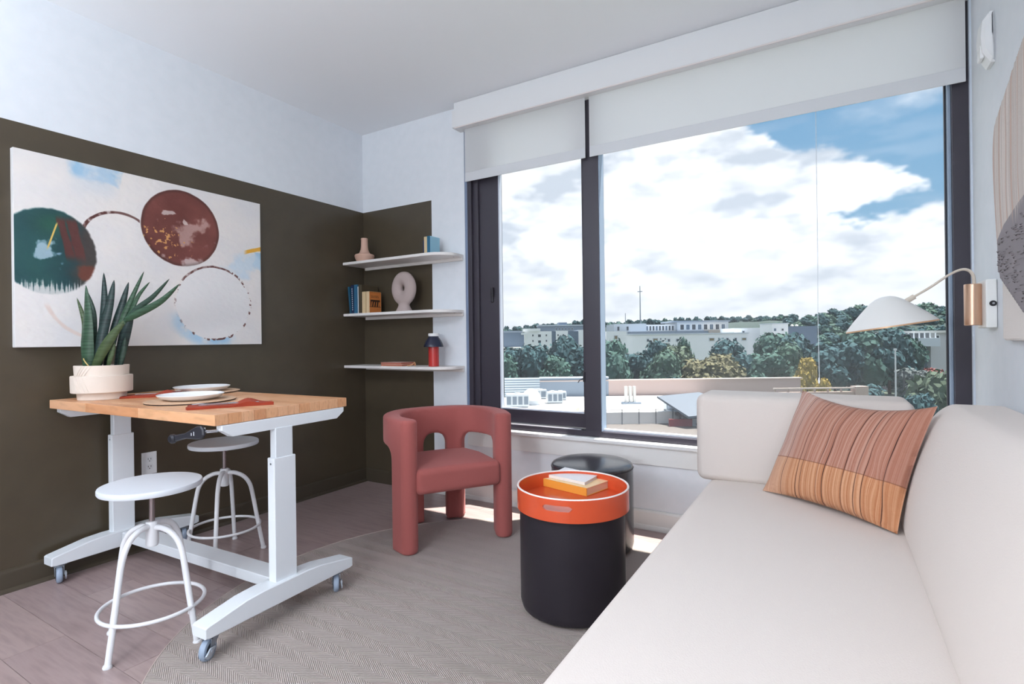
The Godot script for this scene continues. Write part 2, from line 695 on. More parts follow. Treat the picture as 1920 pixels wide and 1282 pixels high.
func build_room() -> void:
	var wallpaint := textured(noise_tex(0.05, 256, 256, 3, false, 1, ramp([[0.0, rgb(223, 228, 234)], [1.0, rgb(228, 232, 238)]])), 0.62, Vector3.ONE * 0.8)
	wallpaint.normal_enabled = true
	wallpaint.normal_texture = noise_tex(0.12, 256, 256, 3, true, 1.0, null, FastNoiseLite.TYPE_SIMPLEX, 3)
	wallpaint.normal_scale = 0.02
	wallpaint.metallic_specular = 0.4
	var olive := textured(noise_tex(0.03, 256, 256, 3, false, 1, ramp([[0.0, rgb(74, 65, 52)], [1.0, rgb(79, 70, 56)]]), FastNoiseLite.TYPE_SIMPLEX_SMOOTH, 8), 0.30, Vector3.ONE * 0.7)
	olive.normal_enabled = true
	olive.normal_texture = wallpaint.normal_texture
	olive.normal_scale = 0.03
	olive.metallic_specular = 0.5
	var trimpaint := mat(rgb(228, 228, 227), 0.4)
	var olivetrim := mat(rgb(72, 64, 52), 0.4)

	# floor: slab plus planks of wood-look board running along the window wall
	var fl := structure("floor", S().box(Vector3(ROOM_X / 2, -0.11, ROOM_Z / 2), Vector3(ROOM_X + 0.3, 0.2, ROOM_Z + 0.3)).mesh(), mat(rgb(92, 76, 70), 0.8), "floor of pinkish brown wood-look planks")
	var woods := []
	for k in 4:
		var base: Color = [rgb(166, 146, 143), rgb(163, 143, 140), rgb(168, 148, 145), rgb(161, 141, 139)][k]
		var m := textured(noise_tex(0.02, 512, 256, 5, false, 1, ramp([[0.0, base.darkened(0.10)], [0.45, base], [0.6, base.lightened(0.03)], [1.0, base.darkened(0.06)]]), FastNoiseLite.TYPE_SIMPLEX, 20 + k), 0.33, Vector3(0.22, 1.0, 4.0))
		m.metallic_specular = 0.5
		woods.append(m)
	var zs := 0.0
	var row := 0
	while zs < ROOM_Z:
		var x := -float((row * 37) % 100) / 100.0 * 1.2
		while x < ROOM_X:
			var a := maxf(x, 0.0)
			var b := minf(x + 1.2, ROOM_X)
			var z1 := minf(zs + 0.18, ROOM_Z)
			if b - a > 0.02 and z1 - zs > 0.01:
				put("plank", S().hexa(Vector3(a + 0.0008, -0.012, zs + 0.0008), Vector3(b - 0.0008, 0.0, z1 - 0.0008)).flat(), woods[rng.randi() % 4], fl)
			x += 1.2
		zs += 0.18
		row += 1

	structure("ceiling", S().box(Vector3(ROOM_X / 2, ROOM_H + 0.1, ROOM_Z / 2 - 0.0), Vector3(ROOM_X + 0.3, 0.2, ROOM_Z + 0.3)).mesh(), mat(rgb(238, 241, 245), 0.55, 0.0, 0.4), "plain white ceiling")
	# left wall: white, with olive paint to shoulder height
	var wl := structure("wall_left", S().box(Vector3(-0.075, ROOM_H / 2, ROOM_Z / 2), Vector3(0.15, ROOM_H, ROOM_Z + 0.3)).mesh(), wallpaint, "left wall, white above dark olive paint")
	put("olive_paint", S().hexa(Vector3(-0.01, 0, 0), Vector3(0.0015, 2.108, ROOM_Z)).mesh(), olive, wl, Vector3.ZERO, "dark olive paint on the lower wall")
	var bl := structure("baseboard_left", S().prism(PackedVector2Array([Vector2(0, 0), Vector2(0.014, 0), Vector2(0.014, 0.082), Vector2(0.009, 0.095), Vector2(0, 0.1)]), Vector3(0.0015, 0, 0.0015), Vector3.RIGHT, Vector3.UP, Vector3.BACK, ROOM_Z).mesh(25), olivetrim, "olive painted baseboard")
	put("shoe_molding", S().prism(PackedVector2Array([Vector2(0, 0), Vector2(0.012, 0), Vector2(0.011, 0.008), Vector2(0.007, 0.014), Vector2(0, 0.018)]), Vector3(0.0155, 0, 0.0015), Vector3.RIGHT, Vector3.UP, Vector3.BACK, ROOM_Z).mesh(40), olivetrim, bl)
	# window wall: pillar on the left, low wall under the window, lintel above
	var pil := S()
	pil.hexa(Vector3(-0.15, 0, -0.12), Vector3(0.985, ROOM_H, 0))
	pil.hexa(Vector3(0.985, 0, -0.12), Vector3(ROOM_X + 0.15, 0.475, 0))
	pil.hexa(Vector3(0.985, 2.62, -0.12), Vector3(ROOM_X + 0.15, ROOM_H, 0))
	var wb := structure("wall_back", pil.mesh(), wallpaint, "white window wall with olive painted corner")
	put("olive_paint", S().hexa(Vector3(0.0015, 0, -0.01), Vector3(0.69, 2.108, 0.0015)).mesh(), olive, wb, Vector3.ZERO, "dark olive paint in the shelf corner")
	put("apron_board", S().rbox(Vector3(2.34, 0.42, 0.008), Vector3(2.68, 0.10, 0.016), 0.003, 1).mesh(), trimpaint, wb)
	put("wall_outlet_plate", S().rbox(Vector3(0.815, 0.43, 0.004), Vector3(0.07, 0.115, 0.007), 0.002, 1).mesh(), trimpaint, wb)
	structure("baseboard_back", S().prism(PackedVector2Array([Vector2(0, 0), Vector2(0.024, 0), Vector2(0.024, 0.012), Vector2(0.019, 0.024), Vector2(0.014, 0.028), Vector2(0.014, 0.098), Vector2(0.009, 0.108), Vector2(0, 0.11)]), Vector3(0.69, 0, 0.0), Vector3.BACK, Vector3.UP, Vector3.RIGHT, ROOM_X - 0.69).mesh(25), trimpaint, "white baseboard under the window")
	structure("baseboard_corner", S().prism(PackedVector2Array([Vector2(0, 0), Vector2(0.014, 0), Vector2(0.014, 0.082), Vector2(0.009, 0.095), Vector2(0, 0.1)]), Vector3(0.0155, 0, 0.0015), Vector3.BACK, Vector3.UP, Vector3.RIGHT, 0.674).mesh(25), olivetrim, "olive painted baseboard in the shelf corner")
	structure("wall_right", S().box(Vector3(ROOM_X + 0.075, ROOM_H / 2, ROOM_Z / 2), Vector3(0.15, ROOM_H, ROOM_Z + 0.3)).mesh(), wallpaint, "plain white right wall")
	# behind the camera, unseen: a wall with a window sized to brighten the room
	var rear := S()
	var rx0 := 0.25
	var rx1 := 3.45
	rear.hexa(Vector3(-0.15, 0, ROOM_Z), Vector3(rx0, ROOM_H, ROOM_Z + 0.12))
	rear.hexa(Vector3(rx1, 0, ROOM_Z), Vector3(ROOM_X + 0.15, ROOM_H, ROOM_Z + 0.12))
	rear.hexa(Vector3(rx0, 2.6, ROOM_Z), Vector3(rx1, ROOM_H, ROOM_Z + 0.12))
	structure("wall_front", rear.mesh(), wallpaint, "white wall with a wide rear window")
	var fr := S()
	var dark := mat(rgb(60, 57, 66), 0.45)
	for i in 4:
		fr.hexa(Vector3(lerpf(rx0, rx1 - 0.06, i / 3.0), 0, ROOM_Z + 0.02), Vector3(lerpf(rx0 + 0.06, rx1, i / 3.0), 2.6, ROOM_Z + 0.08))
	fr.hexa(Vector3(rx0, 0, ROOM_Z + 0.02), Vector3(rx1, 0.06, ROOM_Z + 0.08))
	fr.hexa(Vector3(rx0, 2.54, ROOM_Z + 0.02), Vector3(rx1, 2.6, ROOM_Z + 0.08))
	var w2 := structure("window_2", fr.mesh(), dark, "unseen rear window sized wide to brighten the room")
	for i in 3:
		put("pane", S().hexa(Vector3(lerpf(rx0 + 0.06, rx1, i / 3.0), 0.06, ROOM_Z + 0.047), Vector3(lerpf(rx0, rx1 - 0.06, (i + 1) / 3.0), 2.54, ROOM_Z + 0.053)).flat(), glass(), w2)
	# motion sensor high on the right wall
	var sn := thing("motion_sensor", "small white wedge shaped motion sensor high on the right wall", "sensor", Vector3(ROOM_X, 2.20, 0.36))
	put("housing", S().prism(PackedVector2Array([Vector2(0, 0.09), Vector2(-0.012, 0.09), Vector2(-0.035, 0.06), Vector2(-0.04, 0.0), Vector2(-0.036, -0.055), Vector2(-0.012, -0.10), Vector2(0, -0.10)]), Vector3(0, 0, -0.045), Vector3.RIGHT, Vector3.UP, Vector3.BACK, 0.09, 0.01).mesh(40), mat(rgb(235, 236, 238), 0.35), sn)
	put("lens", S().rbox(Vector3(-0.034, -0.05, 0), Vector3(0.012, 0.05, 0.05), 0.004, 2).mesh(), mat(rgb(242, 243, 245), 0.2), sn)

var glass_mat: StandardMaterial3D
func glass() -> StandardMaterial3D:
	if glass_mat == null:
		glass_mat = StandardMaterial3D.new()
		glass_mat.albedo_color = Color(0.93, 0.97, 1.0, 0.04)
		glass_mat.transparency = BaseMaterial3D.TRANSPARENCY_ALPHA
		glass_mat.roughness = 0.02
		glass_mat.metallic_specular = 0.12
	return glass_mat

# ------------------------------------------------------------------ window
func build_window() -> void:
	var dark := mat(rgb(58, 54, 64), 0.42)
	var F := S()
	# outer frame: jambs, head, bottom, and the mullion between casement and fixed light
	F.rbox(Vector3(1.022, 1.56, -0.045), Vector3(0.036, 2.12, 0.09), 0.003, 1)
	F.rbox(Vector3(3.655, 1.56, -0.045), Vector3(0.062, 2.12, 0.09), 0.003, 1)
	F.rbox(Vector3(2.335, 2.595, -0.045), Vector3(2.60, 0.05, 0.088), 0.003, 1)
	F.rbox(Vector3(2.335, 0.517, -0.045), Vector3(2.60, 0.034, 0.09), 0.003, 1)
	var w := structure("window_1", F.mesh(), dark, "wide dark framed window over the town")
	put("mullion", S().rbox(Vector3(1.921, 1.56, -0.045), Vector3(0.102, 2.06, 0.09), 0.004, 1).mesh(), dark, w)
	# stepped profile of the left jamb
	put("skylit_jamb_channel", S().rbox(Vector3(0.997, 1.53, -0.010), Vector3(0.022, 2.07, 0.024), 0.003, 1).mesh(), mat(rgb(118, 132, 158), 0.35), w)  # blue-grey colour stands for sky light on the white reveal
	put("jamb_step", S().rbox(Vector3(1.060, 1.56, -0.055), Vector3(0.044, 2.05, 0.066), 0.003, 1).mesh(), dark, w)
	# casement sash
	var cs := S()
	cs.rbox(Vector3(1.158, 1.56, -0.065), Vector3(0.156, 2.03, 0.050), 0.004, 1)
	cs.rbox(Vector3(1.858, 1.56, -0.065), Vector3(0.030, 2.03, 0.050), 0.004, 1)
	cs.rbox(Vector3(1.54, 0.586, -0.065), Vector3(0.63, 0.088, 0.049), 0.004, 1)
	cs.rbox(Vector3(1.54, 2.54, -0.065), Vector3(0.63, 0.08, 0.049), 0.004, 1)
	var sash := put("casement_sash", cs.mesh(), dark, w)
	put("bead_and_lit_face", S().rbox(Vector3(1.241, 1.56, -0.052), Vector3(0.010, 1.86, 0.03), 0.002, 1).mesh(), mat(rgb(190, 198, 212), 0.35), sash)
	var low := S().rbox(Vector3(1.54, 0.634, -0.055), Vector3(0.61, 0.010, 0.03), 0.002, 1)
	put("bead_and_lit_face", low.mesh(), mat(rgb(190, 198, 212), 0.35), sash)
	put("sash_strip", S().rbox(Vector3(1.46, 0.5365, -0.020), Vector3(0.76, 0.005, 0.038), 0.002, 1).mesh(), mat(rgb(196, 196, 204), 0.3, 0.5), sash)
	var hd := S()
	hd.rbox(Vector3(1.180, 1.40, -0.036), Vector3(0.022, 0.10, 0.012), 0.004, 2)
	hd.rbox(Vector3(1.192, 1.42, -0.024), Vector3(0.012, 0.06, 0.016), 0.004, 2)
	put("sash_handle", hd.mesh(), mat(rgb(40, 38, 46), 0.35), sash)
	var lk := S()
	lk.rbox(Vector3(1.862, 0.86, -0.006), Vector3(0.012, 0.06, 0.016), 0.003, 2)
	lk.tube([Vector3(1.858, 0.85, 0.002), Vector3(1.835, 0.84, 0.004), Vector3(1.826, 0.825, 0.004)], 0.003, 8)
	put("sash_lock", lk.mesh(), mat(rgb(40, 38, 46), 0.35), sash)
	put("pane", S().hexa(Vector3(1.235, 0.63, -0.072), Vector3(1.845, 2.51, -0.066)).flat(), glass(), w, Vector3.ZERO, "clear casement pane")
	# fixed light
	put("bead_and_lit_face", S().rbox(Vector3(2.80, 0.540, -0.05), Vector3(1.66, 0.012, 0.04), 0.002, 1).mesh(), mat(rgb(214, 218, 226), 0.35), w)  # pale colour stands for sun on the dark frame's bottom ledge
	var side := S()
	side.rbox(Vector3(1.9745, 1.56, -0.036), Vector3(0.006, 2.05, 0.070), 0.002, 1)  # blue-grey plate: sky light on the dark mullion's side, put into colour
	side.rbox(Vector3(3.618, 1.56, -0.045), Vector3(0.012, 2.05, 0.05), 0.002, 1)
	put("bead_and_lit_face", side.mesh(), mat(rgb(150, 168, 190), 0.35), w)
	put("gasket", S().rbox(Vector3(3.609, 1.56, -0.06), Vector3(0.008, 2.05, 0.02), 0.002, 1).mesh(), mat(rgb(35, 35, 45), 0.5), w)
	put("pane", S().hexa(Vector3(1.972, 0.535, -0.075), Vector3(3.625, 2.57, -0.069)).flat(), glass(), w, Vector3.ZERO, "clear wide fixed pane")
	# white sill board
	structure("trim_1", S().prism(PackedVector2Array([Vector2(-0.01, 0.470), Vector2(0.03, 0.470), Vector2(0.036, 0.476), Vector2(0.036, 0.492), Vector2(0.030, 0.499), Vector2(-0.01, 0.499)]), Vector3(0.985, 0, 0), Vector3.BACK, Vector3.UP, Vector3.RIGHT, ROOM_X - 0.985).mesh(30), mat(rgb(232, 233, 234), 0.35), "white window sill board")
	structure("trim_2", S().rbox(Vector3(3.6885, 1.6, 0.004), Vector3(0.012, 2.2, 0.03), 0.003, 1).mesh(), mat(rgb(205, 215, 228), 0.35), "pale strip beside the window")

# ------------------------------------------------------------------ roller blinds
func build_blinds() -> void:
	var shade := cloth(rgb(238, 239, 241), 0.9, 9.0, 0.1, 0.1)
	shade.backlight_enabled = true
	shade.backlight = Color(1.0, 1.0, 1.0)
	var hem := cloth(rgb(228, 230, 234), 0.9, 9.0, 0.1, 0.1)
	hem.backlight_enabled = true
	hem.backlight = Color(0.7, 0.7, 0.7)
	var v := thing("blind_valance", "long white valance box along the ceiling above both roller blinds", "valance", Vector3(2.33, 2.54, 0))
	var vp := PackedVector2Array([Vector2(0, 0.0), Vector2(0.098, 0.0), Vector2(0.10, 0.003), Vector2(0.10, 0.115), Vector2(0.075, 0.119), Vector2(0.075, 0.178), Vector2(0, 0.178)])
	put("fascia", S().prism(vp, Vector3(-1.37, 0, 0.001), Vector3.BACK, Vector3.UP, Vector3.RIGHT, 2.727).mesh(25), mat(rgb(226, 227, 229), 0.5), v)
	put("lower_lip", S().rbox(Vector3(0, -0.004, 0.098), Vector3(2.71, 0.008, 0.006), 0.002, 1).mesh(), mat(rgb(222, 214, 212), 0.5), v)
	for k in 2:
		var x0: float = [0.998, 1.742][k]
		var x1: float = [1.722, 3.672][k]
		var lab: String = ["narrow white roller blind half lowered over the casement window", "wide white roller blind half lowered over the large fixed window"][k]
		# both were measured at the window frame's front
		x0 = [1.017, 1.932][k]
		x1 = [1.905, 3.668][k]
		var b := thing("roller_blind", lab, "blind", Vector3((x0 + x1) / 2, 2.18, 0.035), 0, "roller blinds")
		put("fabric", S().hexa(Vector3(-(x1 - x0) / 2, 0.06, -0.0006), Vector3((x1 - x0) / 2, 0.42, 0.0006)).mesh(), shade, b)
		put("hem_bar", S().rbox(Vector3(0, 0.03, 0), Vector3(x1 - x0, 0.062, 0.006), 0.0025, 2).mesh(), hem, b, Vector3.ZERO, "hem pocket of doubled fabric")
		put("roller", S().tube([Vector3(-(x1 - x0) / 2, 0.40, 0.02), Vector3((x1 - x0) / 2, 0.40, 0.02)], 0.022, 16).mesh(), mat(rgb(200, 202, 206), 0.5), b)
	var c := thing("pale_line", "thin pale upright line in front of the large window pane", "cord", Vector3(3.106, 0.86, 0.012))  # thin pale upright line across the pane
	put("strand", S().tube(smoothed([Vector3(0, 1.34, 0), Vector3(0.001, 0.7, 0), Vector3(-0.001, 0.3, 0), Vector3(0.002, 0.012, 0)]), 0.0013, 6).mesh(), mat(rgb(214, 222, 232), 0.5), c)
	put("line_end", S().lathe([Vector2(0, 0.03), Vector2(0.003, 0.026), Vector2(0.004, 0.01), Vector2(0.003, 0.0), Vector2(0, 0)], 10).mesh(), mat(rgb(214, 222, 232), 0.5), c)

# ------------------------------------------------------------------ sofa and pillow
func build_sofa() -> void:
	var fab := cloth(rgb(224, 214, 207), 0.95, 7.0, 0.2, 0.22)
	var o := thing("sofa", "long cream upholstered sofa along the right wall beneath the wall lamp", "sofa", Vector3(3.06, 0, 1.45))
	var b := -o.position
	put("base", S().rbox(Vector3(3.10, 0.17, 1.45), Vector3(0.82, 0.20, 2.60), 0.02, 2).mesh(), fab, o, b)
	var crown := func(p: Vector3) -> Vector3:
		var k := (1.0 - pow(absf(p.x) / 0.40, 2.0)) * (1.0 - pow(absf(p.z) / 1.38, 6.0))
		if p.y > 0.0:
			p.y += 0.012 * k
		return p
	put("seat_cushion", S().rbox(Vector3(3.062, 0.352, 1.46), Vector3(0.80, 0.165, 2.72), 0.035, 4, 14, crown).mesh(60), fab, o, b)
	var lean := func(p: Vector3) -> Vector3:
		var t := (p.y + 0.2325) / 0.465
		var w := clampf((0.165 - p.x) / 0.33, 0.0, 1.0)
		p.x += w * (0.062 * t * t + 0.062 * t)
		p.x -= w * 0.016 * sin(PI * clampf(t, 0, 1)) * (1.0 - pow(absf(p.z) / 1.095, 8.0))
		return p
	put("back_cushion", S().rbox(Vector3(3.515, 0.622, 1.715), Vector3(0.33, 0.465, 2.19), 0.075, 5, 12, lean).mesh(60), fab, o, b)
	var puff := func(p: Vector3) -> Vector3:
		p.z += 0.02 * signf(p.z) * (1.0 - pow(absf(p.x) / 0.42, 4.0)) * (1.0 - pow(absf(p.y) / 0.2, 2.0))
		return p
	put("arm_cushion", S().rbox(Vector3(3.025, 0.628, 0.30), Vector3(0.83, 0.40, 0.28), 0.04, 4, 10, puff).mesh(60), fab, o, b)
	for k in 4:
		put("leg", S().lathe([Vector2(0, 0.075), Vector2(0.024, 0.075), Vector2(0.018, 0), Vector2(0, 0)], 16).mesh(), mat(rgb(70, 52, 42), 0.5), o, b + Vector3([2.76, 3.44][k % 2], 0, [0.25, 2.65][k / 2]))
	# scatter pillow leaning in the corner of seat and back
	var pl := thing("scatter_pillow", "rust striped scatter pillow with tan lower band leaning in the sofa corner", "pillow", Vector3(3.2, 0.43, 0.7))
	var n1 := noise(0.5, 31, 2)
	var stripes := image(640, 320, func(u, v):
		var x: float = u * 60.0 + 0.02 * n1.get_noise_2d(u * 6.0, v * 1.5)
		var a: float = n1.get_noise_1d(x * 1.7) * 0.9 + n1.get_noise_1d(x * 6.0 + 50.0) * 0.7
		var c: Color
		if v < 0.66:
			c = Color8(171, 117, 98).lerp(Color8(196, 152, 134), clampf(0.4 + a, 0, 1))
			c = c.lerp(Color8(206, 178, 168), (1.0 - smoothstep(0.04, 0.34, u)) * clampf(0.75 + a * 0.7, 0, 1))
		else:
			c = Color8(186, 125, 88).lerp(Color8(215, 165, 130), clampf(0.5 + a, 0, 1))
			c = c.lerp(Color8(212, 176, 156), (1.0 - smoothstep(0.05, 0.3, u)) * 0.6)
		for dl in [0.17, 0.30, 0.335, 0.47, 0.52, 0.66, 0.745, 0.79, 0.90]:
			var w: float = 0.0022 if int(dl * 100) % 2 else 0.0035
			c = c.lerp(Color8(72, 44, 40), (1.0 - smoothstep(w * 0.5, w * 1.3, absf(u - dl + 0.0006 * n1.get_noise_1d(v * 1.5 + dl * 90.0)))) * (0.5 + 0.5 * clampf(0.5 + 1.6 * n1.get_noise_2d(dl * 99.0, v * 2.2), 0, 1)))
		c = c.lerp(Color8(120, 76, 60), (1.0 - smoothstep(0.0025, 0.005, absf(v - 0.66))) * 0.6)
		return c)
	var pm := cloth(Color.WHITE, 0.92, 7.0, 0.15, 0.3)
	pm.albedo_texture = stripes
	pm.uv1_triplanar = false
	pm.uv1_scale = Vector3.ONE
	var bl := Vector3(2.905, 0.447, 0.56)
	var br := Vector3(3.335, 0.447, 0.895)
	var tl := Vector3(3.052, 0.860, 0.44)
	var tr := Vector3(3.455, 0.862, 0.80)
	var nrm := (br - bl).cross(tl - bl).normalized()
	var grain := noise(1.2, 33, 2)
	var top := []
	var bot := []
	var N := 40
	for i in N + 1:
		var ra := PackedVector3Array()
		var rb := PackedVector3Array()
		for j in N + 1:
			var u := float(i) / N
			var v := float(j) / N
			var cu := 2.0 * u - 1.0
			var cv := 2.0 * v - 1.0
			# edges bow inwards between the pointed corners
			var su := 0.5 + 0.5 * cu * (1.0 - 0.055 * (1.0 - cv * cv))
			var sv := 0.5 + 0.5 * cv * (1.0 - 0.075 * (1.0 - cu * cu))
			var p := bl.lerp(br, su).lerp(tl.lerp(tr, su), sv)
			p.y -= 0.030 * sv * sv * (1.0 - pow(absf(2.0 * su - 1.1), 2.0)) * (1.0 if absf(2.0 * su - 1.1) < 1.0 else 0.0)
			var th := pow(maxf(0.0, 1.0 - pow(absf(cu), 2.6)), 0.62) * pow(maxf(0.0, 1.0 - pow(absf(cv), 2.6)), 0.62) * 0.07
			var wr := grain.get_noise_2d(u * 2.2 + v * 0.8, v * 1.3) * 0.005 * smoothstep(0.0, 0.02, th)
			wr -= 0.016 * exp(-pow((u - 0.86 + 0.25 * (v - 0.3)) / 0.035, 2)) * smoothstep(0.6, 0.3, v) * smoothstep(0.0, 0.02, th)
			ra.append(p + nrm * (th * 1.05 + wr))
			rb.append(p - nrm * th * 0.9)
		top.append(ra)
		bot.append(rb)
	var ps := S()
	var st := 0
	for i in N:
		for j in N:
			var a := Vector2(float(i) / N, 1.0 - float(j) / N)
			var d := Vector2(float(i + 1) / N, 1.0 - float(j + 1) / N)
			ps.quad(top[i][j], top[i + 1][j], top[i + 1][j + 1], top[i][j + 1], a, Vector2(d.x, a.y), d, Vector2(a.x, d.y))
			ps.quad(bot[i][j], bot[i][j + 1], bot[i + 1][j + 1], bot[i + 1][j], a, Vector2(a.x, d.y), d, Vector2(d.x, a.y))
	put("pillow_cover", ps.orient(st).mesh(70), pm, pl, -pl.position)

# ------------------------------------------------------------------ table
func build_table() -> void:
	var o := thing("crank_table", "white height adjustable crank table on casters with butcher block top", "table", Vector3(0.66, 0, 1.672), 0.04)
	var b := -Vector3(0.66, 0, 1.65)
	var white := mat(rgb(226, 231, 236), 0.38)
	var inner := mat(rgb(220, 226, 232), 0.35)
	# butcher block: staves glued side by side, each of two or three lengths
	var woods := []
	for k in 5:
		var c: Color = [rgb(222, 168, 126), rgb(214, 156, 112), rgb(228, 178, 138), rgb(208, 148, 106), rgb(225, 172, 132)][k]
		var m := textured(noise_tex(0.018, 512, 128, 4, false, 1, ramp([[0.0, c.darkened(0.10)], [0.4, c], [0.7, c.lightened(0.04)], [1.0, c.darkened(0.08)]]), FastNoiseLite.TYPE_SIMPLEX, 40 + k), 0.38, Vector3(0.4, 7.0, 9.0))
		m.metallic_specular = 0.45
		woods.append(m)
	var top := Node3D.new()
	top.name = "tabletop"
	o.add_child(top)
	var x0 := 0.035
	var x1 := 1.29
	var z0 := 1.335
	var z1 := 1.95
	var n := 12
	var last := -1
	for i in n:
		var za := lerpf(z0, z1, float(i) / n)
		var zb := lerpf(z0, z1, float(i + 1) / n)
		var cuts := [x0, x0 + 0.22 + rng.randf() * 0.28, x0 + 0.62 + rng.randf() * 0.4, x1]
		for c in 3:
			var k := rng.randi() % 5
			if k == last:
				k = (k + 1) % 5
			last = k
			var g := 0.0002
			var sh := S()
			var cy := 0.0022
			# small rounding only along the outer edges of the top
			if i == n - 1 or i == 0 or c == 2 or c == 0:
				sh.rbox(Vector3((cuts[c] + cuts[c + 1]) / 2, 0.8205, (za + zb) / 2), Vector3(cuts[c + 1] - cuts[c] - g, 0.039, zb - za - g), cy, 1)
			else:
				sh.hexa(Vector3(cuts[c] + g, 0.801, za + g), Vector3(cuts[c + 1] - g, 0.84, zb - g))
			put("stave", sh.mesh(30), woods[k], top, b)
	# two T-shaped ends
	for e in 2:
		var xc: float = [0.068, 1.281][e]
		var zf: float = [1.650, 1.685][e]
		var beam := PackedVector2Array([Vector2(-0.285, 0.800), Vector2(-0.285, 0.782), Vector2(-0.245, 0.755), Vector2(0.245, 0.755), Vector2(0.285, 0.782), Vector2(0.285, 0.800)])
		put("top_beam", S().prism(beam, Vector3(xc - 0.02, 0, 1.642), Vector3.BACK, Vector3.UP, Vector3.RIGHT, 0.034, 0.002).mesh(25), white, o, b)
		put("inner_column", S().rbox(Vector3(xc, 0.69, 1.672), Vector3(0.034, 0.14, 0.080), 0.004, 2).mesh(), inner, o, b)
		put("outer_column", S().rbox(Vector3(xc, 0.40, 1.672), Vector3(0.042, 0.486, 0.100), 0.004, 2).mesh(), white, o, b)
		put("screw", S().tube([Vector3(xc, 0.62, 1.7215), Vector3(xc, 0.62, 1.7232)], 0.004, 10).mesh(), mat(rgb(150, 155, 162), 0.3, 0.6), o, b)
		# foot: arched box with sloping ends
		var foot := PackedVector2Array([Vector2(-0.345, 0.090), Vector2(-0.33, 0.086), Vector2(0.312, 0.086), Vector2(0.326, 0.090), Vector2(0.326, 0.124), Vector2(0.319, 0.129), Vector2(0.17, 0.158), Vector2(0.10, 0.163), Vector2(-0.10, 0.163), Vector2(-0.17, 0.158), Vector2(-0.338, 0.129), Vector2(-0.345, 0.124)])
		var ft := put("foot", S().prism(foot, Vector3(xc - 0.038, 0, zf), Vector3.BACK, Vector3.UP, Vector3.RIGHT, 0.078, 0.003).mesh(25), white, o, b)
		put("end_cap", S().rbox(Vector3(xc, 0.107, zf - 0.349), Vector3(0.08, 0.048, 0.008), 0.003, 1).mesh(), white, ft, b)
		for dz in [-0.29, -0.245, 0.02, 0.075]:
			put("bolt", S().tube([Vector3(xc + 0.0395, 0.112, zf + dz), Vector3(xc + 0.0412, 0.112, zf + dz)], 0.0034, 8).mesh(), mat(rgb(50, 52, 58), 0.5), ft, b)
		for q in 2:
			var zc: float = [zf - 0.283, zf + 0.283][q]
			var grey := mat(rgb(150, 165, 185), 0.45)
			var steel := mat(rgb(150, 158, 168), 0.3, 0.7)
			var cf := S()
			var turn: float = [1.1, 1.22, 0.85, 0.42][e * 2 + q]
			var bs := Basis(Vector3.UP, turn)
			var at := Vector3(xc, 0, zc)
			# swivel plate and fork cheeks
			cf.rbox(Vector3(0, 0.084, 0), Vector3(0.056, 0.006, 0.052), 0.002, 1)
			cf.lathe([Vector2(0, 0.082), Vector2(0.019, 0.082), Vector2(0.021, 0.070), Vector2(0, 0.070)], 18)
			for s in [-1.0, 1.0]:
				cf.prism(PackedVector2Array([Vector2(-0.020, 0.074), Vector2(0.020, 0.074), Vector2(0.025, 0.055), Vector2(0.024, 0.034), Vector2(0.012, 0.033), Vector2(0.004, 0.050), Vector2(-0.014, 0.062)]), Vector3(s * 0.0165 - 0.0012, 0, 0), Vector3.BACK, Vector3.UP, Vector3.RIGHT, 0.0024)
			cf.rbox(Vector3(0, 0.073, 0), Vector3(0.036, 0.004, 0.040), 0.0015, 1)
			var ca := put("caster", cf.mesh(30), steel, o, b + at)
			ca.basis = bs
			var wl := S()
			var tilt := Basis(Vector3.BACK, PI / 2)
			wl.lathe([Vector2(0, -0.011), Vector2(0.020, -0.011), Vector2(0.027, -0.0125), Vector2(0.034, -0.010), Vector2(0.0365, -0.005), Vector2(0.0370, 0.0), Vector2(0.0365, 0.005), Vector2(0.034, 0.010), Vector2(0.027, 0.0125), Vector2(0.020, 0.011), Vector2(0, 0.011)], 32, Vector3(0, 0.037, 0.018), tilt)
			put("wheel", wl.mesh(35), grey, ca)
			var hb := S().tube([Vector3(-0.0138, 0.037, 0.018), Vector3(0.0138, 0.037, 0.018)], 0.0225, 22)
			put("hub", hb.mesh(), mat(rgb(34, 36, 42), 0.5), ca)
			var br := S()
			br.prism(PackedVector2Array([Vector2(0.01, 0.048), Vector2(0.035, 0.052), Vector2(0.06, 0.036), Vector2(0.066, 0.037), Vector2(0.05, 0.022), Vector2(0.036, 0.022), Vector2(0.022, 0.03)]), Vector3(0.0195, 0, 0), Vector3.BACK, Vector3.UP, Vector3.RIGHT, 0.006, 0.001)
			br.tube([Vector3(0.018, 0.04, 0.03), Vector3(0.027, 0.04, 0.03)], 0.0055, 10)
			put("brake_lever", br.mesh(30), mat(rgb(188, 196, 206), 0.3, 0.6), ca)
	# stretcher between the two feet
	put("stretcher", S().rbox(Vector3(0.689, 0.140, 1.655), Vector3(1.12, 0.044, 0.095), 0.004, 2).mesh(), white, o, b)
	# crank: chrome rod from the right beam, black folding handle with a knob
	var k0 := Vector3(1.275, 0.782, 1.93)
	var k1 := Vector3(1.215, 0.776, 1.945)
	var hand := k1
	var knob := Vector3(1.058, 0.742, 1.955)
	var crank := Node3D.new()
	crank.name = "crank"
	o.add_child(crank)
	var rod := S()
	rod.tube([k0, k1 + (k1 - k0).normalized() * 0.02], 0.0055, 12)
	rod.tube([k1 + Vector3(0.008, 0.0, 0), k1 + Vector3(0.008, 0.016, 0)], 0.003, 8)
	put("rod", rod.mesh(), mat(rgb(205, 208, 214), 0.2, 0.9), crank, b)
	var ax := (knob - hand).normalized()
	var side := ax.cross(Vector3.BACK).normalized()
